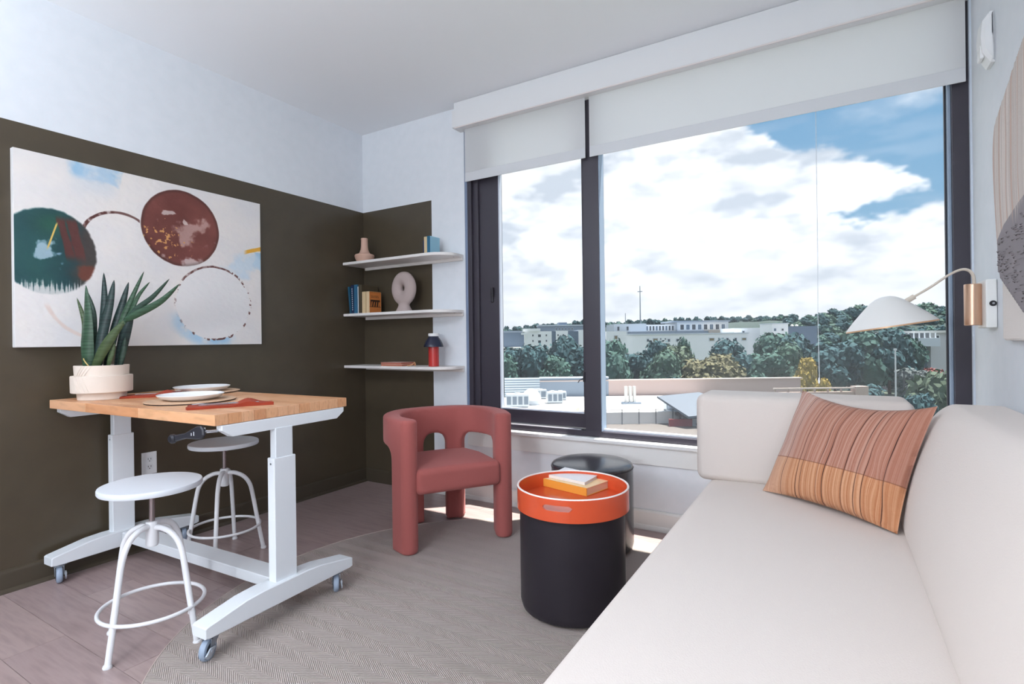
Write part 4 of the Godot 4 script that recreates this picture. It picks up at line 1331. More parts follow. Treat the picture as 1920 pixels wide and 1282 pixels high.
# ------------------------------------------------------------------ painting and wall hanging
func build_art() -> void:
	var p := thing("painting", "large abstract canvas of dark green and brown discs on the olive wall", "painting", Vector3(0.003, 1.533, 1.512))
	var n := noise(2.2, 61, 4)
	var n2 := noise(7.0, 62, 4)
	var n3 := noise(22.0, 63, 3)
	var asp := 1.2 / 0.896
	var tex := image(1000, 746, func(u, v):
		var x: float = u * asp
		var a: float = n.get_noise_2d(x, v)
		var b: float = n2.get_noise_2d(x, v)
		var f: float = n3.get_noise_2d(x, v)
		var c := Color8(221, 219, 220).lerp(Color8(232, 226, 222), clampf(0.5 + a, 0, 1))
		# pale blue passages
		var blue := Color8(140, 186, 218)
		var k: float = smoothstep(0.16, 0.20, u + b * 0.015) * (1.0 - smoothstep(0.352, 0.362, u + 0.15 * (v - 0.02))) * (1.0 - smoothstep(0.055, 0.085, v + b * 0.03 - u * 0.06))
		c = c.lerp(blue, k * clampf(0.72 + b * 1.3, 0.0, 1.0))
		k = smoothstep(0.14, 0.26, u) * (1.0 - smoothstep(0.30, 0.36, u)) * (1.0 - smoothstep(0.10, 0.22, v + a * 0.05))
		c = c.lerp(Color8(200, 212, 224), k * 0.6)
		var dw := Vector2((u - 0.752) / 0.186, (v - 0.728) / 0.240)
		var rw: float = dw.length() + b * 0.02
		var ang: float = atan2(dw.y, dw.x)
		k = (1.0 - smoothstep(1.02, 1.36, rw + b * 0.10)) * smoothstep(0.98, 1.01, rw) * smoothstep(0.9, 1.35, ang) * (1.0 - smoothstep(2.5, 3.0, ang))
		c = c.lerp(Color8(158, 198, 226), k * clampf(0.85 + b, 0.0, 1.0))
		k = smoothstep(0.955, 0.965, u + b * 0.02) * smoothstep(0.345, 0.36, v) * (1.0 - smoothstep(0.44, 0.50, v + b * 0.05))
		c = c.lerp(blue, k * 0.85)
		k = (1.0 - smoothstep(0.0, 0.12, absf(v - 0.47 + (u - 0.85) * 0.3) + absf(u - 0.92) * 0.6 + b * 0.06))
		c = c.lerp(Color8(198, 216, 230), clampf(k * 1.6, 0, 0.8))
		# ochre stroke
		k = smoothstep(0.90, 0.93, u + b * 0.01) * (1.0 - smoothstep(0.010, 0.016, absf(v - (0.368 - (u - 0.9) * 0.55 + pow(u - 0.9, 2.0) * 1.0) - 0.0) + b * 0.006))
		c = c.lerp(Color8(226, 168, 62), k)
		# white disc with broken dark rim
		if rw < 0.985: c = c.lerp(Color8(228, 227, 228), 0.8)
		k = 1.0 - smoothstep(0.018, 0.034, absf(rw - 1.0))
		var brk: float = smoothstep(0.16, 0.30, f + 0.10 * sin(ang * 5.0 + 1.2)) * 0.9
		if ang > 2.2 or ang < -2.9: brk *= 0.45
		if ang > -2.55 and ang < -1.15: brk = clampf(0.8 + f, 0, 1)
		if ang > 1.0 and ang < 1.75: brk = maxf(brk, smoothstep(-0.1, 0.1, f + b * 0.6))
		c = c.lerp(Color8(88, 48, 44), k * brk * 0.92)
		# thin arc from the green disc to the brown disc
		var da := Vector2((u - 0.345) / 0.135, (v - 0.40) / 0.162)
		k = (1.0 - smoothstep(0.03, 0.06, absf(da.length() - 1.0) + b * 0.02)) * smoothstep(0.0, 0.05, -da.y - 0.25) * (1.0 - smoothstep(0.42, 0.425, u))
		c = c.lerp(Color8(84, 46, 42), k * clampf(0.8 + f * 1.5 * (1.0 - smoothstep(0.30, 0.34, u)), 0, 1))
		# brown disc
		var db := Vector2((u - 0.601) * asp, v - 0.268)
		db = db.rotated(-0.35)
		var rb: float = Vector2(db.x / 0.232, db.y / 0.236).length() + b * 0.012
		if rb < 1.03:
			var t := Color8(106, 56, 50).lerp(Color8(128, 72, 64), clampf(0.5 + a * 1.2, 0, 1))
			t = t.lerp(Color8(214, 186, 180), smoothstep(0.05, 0.5, b + 0.62 - Vector2((u - 0.655) / 0.075, (v - 0.31) / 0.10).length() * 0.62) * 0.62)
			t = t.lerp(Color8(220, 206, 204), smoothstep(0.0, 0.4, b + 0.42 - Vector2((u - 0.63) / 0.12, (v - 0.47) / 0.035).length() * 0.5) * 0.75)
			t = t.lerp(Color8(222, 214, 210), smoothstep(0.1, 0.28, b + 0.3 - absf(Vector2((u - 0.555) / 0.06, (v - 0.235) / 0.055).length() - 1.0) * 1.6 - smoothstep(0.0, 0.02, v - 0.235)) * 0.7)
			t = t.lerp(Color8(206, 150, 92), smoothstep(0.34, 0.5, f + 0.25 - Vector2((u - 0.50) / 0.08, (v - 0.36) / 0.08).length() * 0.25))
			t = t.darkened(0.25 * smoothstep(0.90, 1.0, rb))
			c = c.lerp(t, 1.0 - smoothstep(0.99, 1.02, rb))
		# dark green disc cut by the left edge
		var dg := Vector2((u - 0.105) * asp, v - 0.502)
		var rg: float = Vector2(dg.x / 0.207, dg.y / 0.224).length() + b * 0.018 + f * 0.016
		if rg < 1.1:
			var t := Color8(24, 62, 66).lerp(Color8(34, 84, 78), clampf(0.5 + a * 1.4, 0, 1))
			t = t.lerp(Color8(30, 58, 84), smoothstep(0.3, -0.2, u - 0.05 + b * 0.1) * 0.3)
			t = t.lerp(Color8(40, 96, 70), (1.0 - smoothstep(0.0, 0.10, Vector2(u - 0.115, v - 0.36).length())) * 0.6)
			t = t.lerp(Color8(168, 190, 204), smoothstep(0.12, 0.4, b + 0.35 - Vector2((u - 0.085) / 0.035, (v - 0.50) / 0.08).length() * 0.4) * 0.85)
			t = t.lerp(Color8(150, 176, 200), smoothstep(0.15, 0.4, b + 0.3 - Vector2((u - 0.145) / 0.03, (v - 0.50) / 0.05).length() * 0.4) * 0.8)
			for g in [[0.155, 0.010], [0.19, 0.012]]:
				k = 1.0 - smoothstep(g[1], g[1] * 1.7, absf(u - g[0] - 0.02 * sin((v - 0.42) * 9.0)) + b * 0.006)
				t = t.lerp(Color8(92, 44, 40), k * smoothstep(0.30, 0.34, v) * (1.0 - smoothstep(0.50, 0.56, v)) * 0.9)
			t = t.lerp(Color8(98, 56, 50), smoothstep(0.15, 0.23, u + b * 0.03) * (1.0 - smoothstep(0.24, 0.42, absf(v - 0.52))) * 0.55)
			t = t.lerp(Color8(104, 58, 46), 1.0 - smoothstep(0.03, 0.045, Vector2(u - 0.225, (v - 0.60) * 0.8).length() + b * 0.02))
			t = t.lerp(Color8(212, 176, 92), (1.0 - smoothstep(0.002, 0.004, absf((u - 0.105) - (0.46 - v) * 0.22))) * smoothstep(0.34, 0.36, v) * (1.0 - smoothstep(0.47, 0.5, v)))
			var edge: float = 1.0 - smoothstep(0.97, 1.03, rg)
			if v > 0.64: edge *= 1.0 - smoothstep(0.665, 0.70, v + 0.06 * n3.get_noise_2d(u * 5.0, 3.0) + 0.02 * f) * 0.85
			c = c.lerp(t, edge)
		# faint ochre arc lower left
		k = 1.0 - smoothstep(0.004, 0.014, absf(Vector2((u - 0.28) * asp, v - 0.70).length() - 0.26) + b * 0.004)
		c = c.lerp(Color8(222, 204, 196), k * smoothstep(0.76, 0.8, v) * (1.0 - smoothstep(0.29, 0.31, u)) * 0.9)
		return c)
	var pm := StandardMaterial3D.new()
	pm.albedo_texture = tex
	pm.roughness = 0.6
	pm.normal_enabled = true
	pm.normal_texture = noise_tex(0.08, 256, 256, 4, true, 2.0, null, FastNoiseLite.TYPE_SIMPLEX, 65)
	pm.normal_scale = 0.15
	put("canvas_edge", S().rbox(Vector3(0.0165, 0, 0), Vector3(0.032, 0.896, 1.2), 0.003, 1).mesh(), mat(rgb(226, 224, 224), 0.75), p)
	var f := S()
	f.quad(Vector3(0.0328, -0.447, 0.599), Vector3(0.0328, 0.447, 0.599), Vector3(0.0328, 0.447, -0.599), Vector3(0.0328, -0.447, -0.599), Vector2(0, 1), Vector2(0, 0), Vector2(1, 0), Vector2(1, 1))
	put("painted_front", f.flat(), pm, p, Vector3.ZERO, "abstract discs and arcs in green, brown, pale blue and ochre")

	# woven hanging on the right wall
	var h := thing("wall_hanging", "pale woven wall hanging with a grey diagonal band on the right wall", "wall hanging", Vector3(ROOM_X, 1.5, 0.9))
	var org := -h.position
	var zr := 1.30
	var yarn := cloth(rgb(214, 204, 198), 0.95, 12.0, 0.2, 0.5)
	var cords := S()
	var k2 := 0
	var z := 0.515
	while z < zr:
		var ytop := 1.845 + 0.42 * (z - 0.515) if z < 0.9 else 2.007
		var wob := 0.006 * sin(z * 60.0)
		var zs := 0.015 * smoothstep(0.60, 0.5, z)
		var pts := [Vector3(ROOM_X - 0.012, ytop, z + 0.012), Vector3(ROOM_X - 0.022, ytop - 0.02, z + 0.002), Vector3(ROOM_X - 0.024 + wob * 0.3, 1.72, z - zs), Vector3(ROOM_X - 0.024, 1.55, z + wob * 0.5), Vector3(ROOM_X - 0.020, 1.40 - 0.02, z + 0.012)]
		cords.tint = Color(1, 1, 1).darkened(rng.randf() * 0.22) if k2 % 7 else Color(0.82, 0.68, 0.62)
		cords.tube(smoothed(pts, 4), 0.0068 + rng.randf() * 0.002, 7)
		z += 0.0098
		k2 += 1
	cords.colored = true
	yarn.vertex_color_use_as_albedo = true
	tag(put("yarn_cords", cords.mesh(60), yarn, h, org, "hanging vertical yarn cords"), "hanging vertical yarn cords", "", "", "stuff")
	put("backing", S().prism(PackedVector2Array([Vector2(0.53, 1.40), Vector2(zr, 1.40), Vector2(zr, 1.99), Vector2(0.9, 1.99), Vector2(0.54, 1.83)]), Vector3(ROOM_X - 0.014, 0, 0), Vector3.BACK, Vector3.UP, Vector3.RIGHT, 0.012).mesh(20), cloth(rgb(198, 190, 184), 0.95), h, org)
	var grey := cloth(rgb(150, 144, 148), 0.95, 14.0, 0.2, 0.9)
	var bandp := PackedVector2Array([Vector2(0.540, 1.305), Vector2(0.536, 1.42), Vector2(0.62, 1.46), Vector2(0.78, 1.50), Vector2(zr, 1.60), Vector2(zr, 0.98), Vector2(0.9, 1.12)])
	var zz := 0.9
	while zz > 0.56:
		zz -= 0.012
		bandp.append(Vector2(zz, lerpf(1.305, 1.12, (zz - 0.54) / 0.36) - 0.012))
		zz -= 0.008
		bandp.append(Vector2(zz, lerpf(1.305, 1.12, (zz - 0.54) / 0.36) + 0.006))
	put("grey_band", S().prism(bandp, Vector3(ROOM_X - 0.030, 0, 0), Vector3.BACK, Vector3.UP, Vector3.RIGHT, 0.026, 0.003).mesh(30), grey, h, org, "coarse grey woven band with a fringed lower edge")
	var loops := S()
	for i in 340:
		var zc := 0.555 + 0.70 * rng.randf()
		var ylo := lerpf(1.305, 1.12, (zc - 0.54) / 0.36)
		var yc := lerpf(ylo + 0.02, 1.40 + 0.2 * (zc - 0.54), rng.randf())
		var dz := 0.008 + 0.012 * rng.randf()
		var dy := 0.012 * (rng.randf() - 0.3)
		loops.tube([Vector3(ROOM_X - 0.028, yc, zc - dz), Vector3(ROOM_X - 0.034, yc + dy * 0.6, zc), Vector3(ROOM_X - 0.028, yc + dy, zc + dz)], 0.0017, 5)
	tag(put("loop_rows", loops.mesh(60), grey, h, org), "rows of looped grey yarn", "", "", "stuff")
	var pan := PackedVector2Array([Vector2(0.558, 1.31), Vector2(0.556, 1.085), Vector2(0.562, 1.073), Vector2(0.574, 1.068), Vector2(zr, 1.068), Vector2(zr, 1.2), Vector2(0.8, 1.25)])
	put("lower_panel", S().prism(pan, Vector3(ROOM_X - 0.020, 0, 0), Vector3.BACK, Vector3.UP, Vector3.RIGHT, 0.018, 0.003).mesh(30), cloth(rgb(222, 216, 212), 0.95, 10.0), h, org)
	var rib := S()
	z = 0.566
	while z < zr:
		rib.tube([Vector3(ROOM_X - 0.019, 1.075, z), Vector3(ROOM_X - 0.019, 1.27, z)], 0.0036, 6)
		z += 0.0092
	tag(put("panel_ribs", rib.mesh(60), cloth(rgb(220, 213, 208), 0.95, 10.0), h, org), "fine vertical ribs of the lower panel", "", "", "stuff")

# ------------------------------------------------------------------ wall lamp
func build_lamp() -> void:
	var l := thing("wall_lamp", "wall lamp with white dome shade, ivory arm and copper cylinder", "lamp", Vector3(ROOM_X, 1.20, 0.325))
	var o := -l.position
	var cop := mat(rgb(216, 178, 152), 0.32, 0.7)
	var ivory := mat(rgb(216, 204, 190), 0.35)
	var white := mat(rgb(238, 238, 236), 0.35)
	put("wall_plate", S().rbox(Vector3(3.6725, 1.205, 0.325), Vector3(0.033, 0.182, 0.135), 0.005, 2).mesh(), white, l, o)
	var kb := S()
	kb.tube([Vector3(3.676, 1.205, 0.392), Vector3(3.676, 1.205, 0.397)], 0.0105, 20)
	put("switch", kb.mesh(), mat(rgb(30, 28, 32), 0.4), l, o)
	put("switch_knob", S().tube([Vector3(3.676, 1.205, 0.396), Vector3(3.676, 1.205, 0.404)], 0.0035, 12).mesh(), mat(rgb(190, 190, 195), 0.3, 0.7), l, o)
	put("cylinder", S().lathe([Vector2(0, 1.285), Vector2(0.026, 1.285), Vector2(0.0275, 1.283), Vector2(0.0275, 1.127), Vector2(0.026, 1.125), Vector2(0, 1.125)], 36, Vector3(3.632, 0, 0.32)).mesh(35), cop, l, o)
	# arm: two slim tubes that leave the cylinder, bend over and meet at the shade
	var sc := Vector3(3.372, 1.128, 0.30)
	for s in [-1.0, 1.0]:
		var q := Vector3(0, 0, 0.0065 * s)
		var arm := smoothed([Vector3(3.636, 1.28, 0.32) + q, Vector3(3.634, 1.315, 0.32) + q, Vector3(3.622, 1.338, 0.319) + q, Vector3(3.598, 1.344, 0.318) + q, Vector3(3.56, 1.326, 0.316) + q, Vector3(3.50, 1.280, 0.312) + q * 0.9, Vector3(3.435, 1.237, 0.306) + q * 0.8], 6)
		put("arm", S().tube(arm, 0.0046, 10).mesh(), ivory, l, o)
	put("socket", S().tube([Vector3(3.452, 1.248, 0.307), Vector3(3.405, 1.216, 0.304)], 0.0105, 14).mesh(), ivory, l, o)
	var tilt := Basis(Vector3.BACK, 0.15)
	var prof := []
	var outp := [Vector2(0.0, 0.126), Vector2(0.018, 0.125), Vector2(0.036, 0.119), Vector2(0.055, 0.107), Vector2(0.078, 0.087), Vector2(0.104, 0.062), Vector2(0.130, 0.036), Vector2(0.150, 0.014), Vector2(0.160, 0.002), Vector2(0.160, 0.0)]
	var inp := [Vector2(0.157, 0.0), Vector2(0.147, 0.011), Vector2(0.127, 0.032), Vector2(0.101, 0.058), Vector2(0.075, 0.083), Vector2(0.052, 0.102), Vector2(0.0, 0.121)]
	put("shade", S().lathe(outp + inp, 72, sc, tilt).mesh(50), mat(rgb(242, 241, 238), 0.4), l, o)
	put("shade_rim", S().lathe([Vector2(0.1605, 0.0012), Vector2(0.1605, -0.0045), Vector2(0.1565, -0.0045), Vector2(0.1565, 0.0012)], 72, sc, tilt).mesh(40), mat(rgb(222, 178, 140), 0.35, 0.3), l, o, "thin copper toned rim")
	put("shade_lining", S().lathe([Vector2(0.1555, 0.0012), Vector2(0.146, 0.010), Vector2(0.126, 0.031), Vector2(0.100, 0.057), Vector2(0.099, 0.055), Vector2(0.125, 0.029), Vector2(0.145, 0.008), Vector2(0.1555, -0.001)], 72, sc, tilt).mesh(50), mat(rgb(222, 178, 140), 0.45), l, o, "copper toned lining")

# ------------------------------------------------------------------ things on the table
func build_tabletop_things() -> void:
	var top := 0.8402
	var spots := [Vector2(0.395, 1.455), Vector2(0.800, 1.745)]
	# far setting near the wall's end, near setting at the front edge
	spots = [Vector2(0.36, 1.47), Vector2(0.745, 1.73)]
	var names := ["far", "near"]
	var china := mat(rgb(240, 240, 242), 0.22)
	var board := mat(rgb(214, 178, 146), 0.5)
	var under := mat(rgb(44, 34, 32), 0.7)
	var rust := cloth(rgb(150, 62, 44), 0.92, 9.0, 0.3, 0.3)
	var steel := mat(rgb(196, 198, 204), 0.22, 0.85)
	for k in 2:
		var c := Vector3(spots[k].x, top, spots[k].y)
		var m := thing("placemat", ["round wooden placemat under the far plate by the olive wall", "round wooden placemat under the near plate at the table's front"][k], "placemat", c, 0, "round placemats")
		put("board", S().lathe([Vector2(0, 0.0075), Vector2(0.172, 0.0075), Vector2(0.175, 0.0068), Vector2(0.175, 0.005), Vector2(0, 0.005)], 72).mesh(35), board, m)
		put("underside", S().lathe([Vector2(0, 0.005), Vector2(0.175, 0.005), Vector2(0.173, 0.0), Vector2(0, 0.0)], 72).mesh(35), under, m)
		var p := thing("plate", ["white plate on the far placemat by the olive wall", "white plate on the near placemat at the table's front"][k], "plate", c + Vector3(0.0, 0.0077, 0.0), 0, "white plates")
		put("dish", S().lathe([Vector2(0, 0.004), Vector2(0.062, 0.004), Vector2(0.085, 0.007), Vector2(0.112, 0.016), Vector2(0.126, 0.024), Vector2(0.129, 0.0255), Vector2(0.130, 0.024), Vector2(0.116, 0.0115), Vector2(0.090, 0.002), Vector2(0.066, 0.0), Vector2(0, 0.001)], 72).mesh(50), china, p)
	# napkins, folded to long bands, with cutlery on top
	var na := [Vector3(0.35, top, 1.70), Vector3(1.10, top, 1.765)]
	for k in 2:
		var turn: float = [0.95, 1.05][k]
		var o := thing("napkin", ["rust cloth napkin folded beside the far plate", "rust cloth napkin folded under cutlery beside the near plate"][k], "napkin", na[k], turn, "rust napkins")
		var g := []
		for layer in 2:
			var rows := []
			for i in 25:
				var row := PackedVector3Array()
				for j in 9:
					var u := i / 24.0
					var v := j / 8.0
					var hump := 0.020 * exp(-pow((u - 0.70) / 0.11, 2)) * (0.4 + 0.6 * sin(PI * v)) + 0.004 * sin(u * 17.0) * sin(v * 4.0) * 0.5
					row.append(Vector3((u - 0.5) * 0.30 + 0.004 * sin(v * 7.0), (0.0 if layer else 0.008) + (hump + 0.0015 * sin(v * 9.0 + u * 5.0) + 0.002 if layer == 0 else 0.0), (v - 0.5) * (0.085 + 0.012 * sin(u * 5.0 + k))))
				rows.append(row)
			g.append(rows)
		var sh := S()
		for i in 24:
			for j in 8:
				sh.quad(g[0][i][j], g[0][i + 1][j], g[0][i + 1][j + 1], g[0][i][j + 1])
				sh.quad(g[1][i][j], g[1][i][j + 1], g[1][i + 1][j + 1], g[1][i + 1][j])
		for i in 24:
			for j in [0, 8]:
				if j == 0:
					sh.quad(g[1][i][j], g[1][i + 1][j], g[0][i + 1][j], g[0][i][j])
				else:
					sh.quad(g[1][i][j], g[0][i][j], g[0][i + 1][j], g[1][i + 1][j])
		for j in 8:
			sh.quad(g[1][0][j], g[0][0][j], g[0][0][j + 1], g[1][0][j + 1])
			sh.quad(g[1][24][j], g[1][24][j + 1], g[0][24][j + 1], g[0][24][j])
		put("folded_cloth", sh.orient(0).mesh(50), rust, o)
	# cutlery
	var b1 := Basis(Vector3.UP, 1.05)
	fork("silver fork on the near napkin", na[1] + b1 * Vector3(-0.03, 0.0135, -0.008), 1.05, steel)
	knife("silver knife on the near napkin beside the fork", na[1] + b1 * Vector3(-0.01, 0.0125, 0.018), 1.05, steel)
	spoon("silver spoon on the far napkin by the olive wall", na[0] + Basis(Vector3.UP, 0.95) * Vector3(0.03, 0.0135, 0.0), 0.95, steel)

func fork(label: String, at: Vector3, turn: float, m: Material) -> void:
	var o := thing("fork", label, "fork", at, turn, "")
	var s := S()
	s.prism(PackedVector2Array([Vector2(-0.10, -0.004), Vector2(-0.03, -0.0055), Vector2(0.03, -0.0025), Vector2(0.045, -0.004), Vector2(0.058, -0.0105), Vector2(0.064, -0.0115), Vector2(0.064, 0.0115), Vector2(0.058, 0.0105), Vector2(0.045, 0.004), Vector2(0.03, 0.0025), Vector2(-0.03, 0.0055), Vector2(-0.10, 0.004)]), Vector3.ZERO, Vector3.LEFT, Vector3.BACK, Vector3.UP, 0.0022, 0.0006)
	put("handle", s.mesh(30), m, o)
	for k in 4:
		put("tine", S().tube([Vector3(-0.062, 0.0011, -0.0098 + k * 0.0065), Vector3(-0.083, 0.003, -0.0098 + k * 0.0065), Vector3(-0.104, 0.0015, -0.0098 + k * 0.0065)], [0.0014, 0.0013, 0.0008], 6).mesh(), m, o)

func knife(label: String, at: Vector3, turn: float, m: Material) -> void:
	var o := thing("knife", label, "knife", at, turn, "")
	put("handle", S().prism(PackedVector2Array([Vector2(-0.11, -0.0045), Vector2(-0.02, -0.005), Vector2(0.0, -0.0035), Vector2(0.0, 0.0035), Vector2(-0.02, 0.005), Vector2(-0.11, 0.0045)]), Vector3.ZERO, Vector3.LEFT, Vector3.BACK, Vector3.UP, 0.0034, 0.001).mesh(30), m, o)
	put("blade", S().prism(PackedVector2Array([Vector2(0.0, -0.0035), Vector2(0.03, -0.0055), Vector2(0.08, -0.006), Vector2(0.105, -0.001), Vector2(0.10, 0.0045), Vector2(0.0, 0.004)]), Vector3.ZERO, Vector3.LEFT, Vector3.BACK, Vector3.UP, 0.0016, 0.0003).mesh(30), m, o)

func spoon(label: String, at: Vector3, turn: float, m: Material) -> void:
	var o := thing("spoon", label, "spoon", at, turn, "")
	put("handle", S().prism(PackedVector2Array([Vector2(-0.10, -0.005), Vector2(-0.02, -0.0045), Vector2(0.05, -0.0025), Vector2(0.05, 0.0025), Vector2(-0.02, 0.0045), Vector2(-0.10, 0.005)]), Vector3.ZERO, Vector3.RIGHT, Vector3.BACK, Vector3.UP, 0.0026, 0.0007).mesh(30), m, o)
	put("bowl", S().lathe([Vector2(0, 0.0015), Vector2(0.008, 0.002), Vector2(0.0125, 0.005), Vector2(0.0145, 0.009), Vector2(0.0133, 0.009), Vector2(0.0115, 0.0058), Vector2(0.007, 0.0034), Vector2(0, 0.003)], 28, Vector3(0.072, 0, 0), Basis.IDENTITY, Vector2(1.65, 1.0)).mesh(45), m, o)

# ------------------------------------------------------------------ potted plant
func build_plant() -> void:
	var o := thing("potted_plant", "snake plant with dark upright leaves in a cream tiered planter", "plant", Vector3(0.228, 0.8402, 1.858))
	var clay := cloth(rgb(222, 208, 196), 0.85, 9.0, 0.0, 0.15)
	var pot := Node3D.new()
	pot.name = "pot"
	o.add_child(pot)
	put("base", S().lathe([Vector2(0, 0), Vector2(0.091, 0), Vector2(0.0935, 0.003), Vector2(0.095, 0.033), Vector2(0.09, 0.036), Vector2(0, 0.036)], 72).mesh(35), clay, pot)
	put("belly_band", S().lathe([Vector2(0.08, 0.033), Vector2(0.115, 0.033), Vector2(0.1175, 0.036), Vector2(0.1185, 0.107), Vector2(0.116, 0.111), Vector2(0.08, 0.112)], 72).mesh(35), clay, pot)
	put("rim_band", S().lathe([Vector2(0.08, 0.110), Vector2(0.103, 0.110), Vector2(0.1055, 0.155), Vector2(0.104, 0.158), Vector2(0.098, 0.158), Vector2(0.096, 0.135), Vector2(0.0, 0.135)], 72).mesh(35), clay, pot)
	# raised chevron lines on the side that faces the room
	var fa := atan2(0.8581, 0.5134) - 0.04
	for k in 4:
		for half in 2:
			var pts := []
			for i in 7:
				var t := i / 6.0
				var a := fa - (0.16 - 0.13 * k) - (0.30 * t if half == 0 else 0.30 * t) + 0.22
				var y := (0.113 + 0.043 * t) if half == 0 else (0.110 - 0.070 * t)
				var r := 0.1048 if half == 0 else 0.1182
				pts.append(Vector3(cos(a) * r, y, sin(a) * r) if half == 0 else Vector3(cos(a + 0.06 * t) * r, y, sin(a + 0.06 * t) * r))
			put("chevron_rib", S().tube(pts, 0.0016, 6).mesh(), clay, pot)
	put("soil", S().lathe([Vector2(0, 0.142), Vector2(0.05, 0.141), Vector2(0.097, 0.138), Vector2(0.097, 0.134), Vector2(0, 0.134)], 40).mesh(60), mat(rgb(58, 44, 34), 0.95), o)
	var greens := []
	for k in 4:
		var c: Color = [rgb(38, 62, 50), rgb(46, 76, 54), rgb(28, 48, 46), rgb(66, 84, 50)][k]
		var m := textured(noise_tex(0.02, 64, 256, 3, false, 1, ramp([[0.0, c.darkened(0.35)], [0.45, c], [0.6, c.lightened(0.08)], [1.0, c.darkened(0.2)]]), FastNoiseLite.TYPE_SIMPLEX, 70 + k), 0.42, Vector3(3, 11, 3))
		m.metallic_specular = 0.45
		greens.append(m)
	# leaves: path in the plane facing the room (x to the right, y up from the soil, z towards the viewer), width
	var lv := [
		[[-0.040, -0.02, 0.02], [-0.055, 0.10, 0.025], [-0.060, 0.20, 0.02], [-0.102, 0.315, 0.01], 0.030, 3],
		[[-0.035, -0.02, -0.02], [-0.045, 0.12, -0.02], [-0.052, 0.25, -0.025], [-0.090, 0.358, -0.03], 0.026, 0],
		[[-0.024, -0.02, 0.045], [-0.024, 0.09, 0.05], [-0.020, 0.22, 0.05], [-0.031, 0.368, 0.045], 0.060, 1],
		[[0.000, -0.02, 0.015], [0.016, 0.14, 0.012], [0.026, 0.30, 0.01], [0.017, 0.432, 0.0], 0.036, 2],
		[[0.004, -0.02, 0.035], [0.030, 0.14, 0.03], [0.062, 0.28, 0.026], [0.080, 0.394, 0.02], 0.044, 2],
		[[0.020, -0.02, 0.0], [0.058, 0.15, -0.005], [0.094, 0.28, -0.01], [0.122, 0.388, -0.015], 0.040, 2],
		[[0.055, -0.02, -0.03], [0.085, 0.12, -0.03], [0.112, 0.22, -0.03], [0.128, 0.306, -0.03], 0.050, 2],
		[[0.015, -0.01, 0.06], [0.060, 0.07, 0.065], [0.110, 0.15, 0.06], [0.165, 0.215, 0.055], 0.044, 3],
		[[0.120, 0.165, 0.055], [0.145, 0.23, 0.05], [0.185, 0.32, 0.045], [0.233, 0.430, 0.04], 0.026, 1],
		[[0.150, 0.19, 0.055], [0.180, 0.25, 0.05], [0.215, 0.32, 0.05], [0.266, 0.380, 0.05], 0.022, 1],
		[[0.155, 0.20, 0.06], [0.210, 0.255, 0.06], [0.285, 0.31, 0.06], [0.363, 0.392, 0.06], 0.027, 0],
		[[0.160, 0.205, 0.065], [0.225, 0.235, 0.07], [0.330, 0.290, 0.07], [0.416, 0.368, 0.07], 0.034, 1],
		[[0.060, -0.01, 0.04], [0.075, 0.03, 0.045], [0.088, 0.07, 0.045], [0.098, 0.105, 0.045], 0.026, 3],
		[[0.075, -0.01, -0.01], [0.088, 0.04, -0.01], [0.100, 0.08, -0.01], [0.108, 0.13, -0.01], 0.030, 0],
	]
	var R := Vector3(0.8581, 0, -0.5134)
	var B := Vector3(0.5134, 0, 0.8581)
	for f in lv:
		var pts := []
		for i in 4:
			pts.append(R * (f[i][0] - 0.004) + Vector3.UP * (0.158 + f[i][1]) + B * f[i][2])
		put("leaf", blade(smoothed(pts, 7), f[4], R, B), greens[f[5]], o)
	put("root", S().tube(smoothed([R * -0.03 + Vector3(0, 0.19, 0) + B * 0.07, R * -0.012 + Vector3(0, 0.178, 0) + B * 0.085, R * 0.006 + Vector3(0, 0.150, 0) + B * 0.08]), 0.0025, 8).mesh(), mat(rgb(206, 176, 112), 0.7), o)

func blade(path: Array, width: float, R: Vector3, B: Vector3) -> ArrayMesh:
	var s := S()
	var rows := []
	var n := path.size()
	for i in n:
		var t := float(i) / (n - 1)
		var tan: Vector3 = (path[mini(i + 1, n - 1)] - path[maxi(i - 1, 0)]).normalized()
		var w := width * 0.5 * pow(sin(PI * (0.16 + 0.84 * (1.0 - t)) * 0.5 + 0.0) , 0.9) * (1.0 if t < 0.5 else 1.0)
		w = width * 0.5 * (0.62 + 0.38 * sin(minf(t / 0.45, 1.0) * PI / 2)) * pow(1.0 - pow(t, 3.2), 0.9)
		var across := (tan.cross(B)).normalized()
		across = (across + B * 0.35 * sin(t * 2.0 + width * 90.0)).normalized()
		var nb := across.cross(tan).normalized()
		var row := PackedVector3Array()
		for k in 7:
			var a := (k / 6.0) * 2.0 - 1.0
			row.append(path[i] + across * a * w + nb * (0.30 * w * (1.0 - a * a) - 0.0016))
		for k in 7:
			var a := 1.0 - (k / 6.0) * 2.0
			row.append(path[i] + across * a * w + nb * (0.30 * w * (1.0 - a * a) + 0.0016 * (1.0 - a * a * 0.8)))
		rows.append(row)
	for i in n - 1:
		for k in 14:
			var m := (k + 1) % 14
			s.quad(rows[i][k], rows[i][m], rows[i + 1][m], rows[i + 1][k])
	for k in range(1, 13):
		s.tri(rows[0][0], rows[0][k + 1], rows[0][k])
	return s.orient(0).mesh(60)

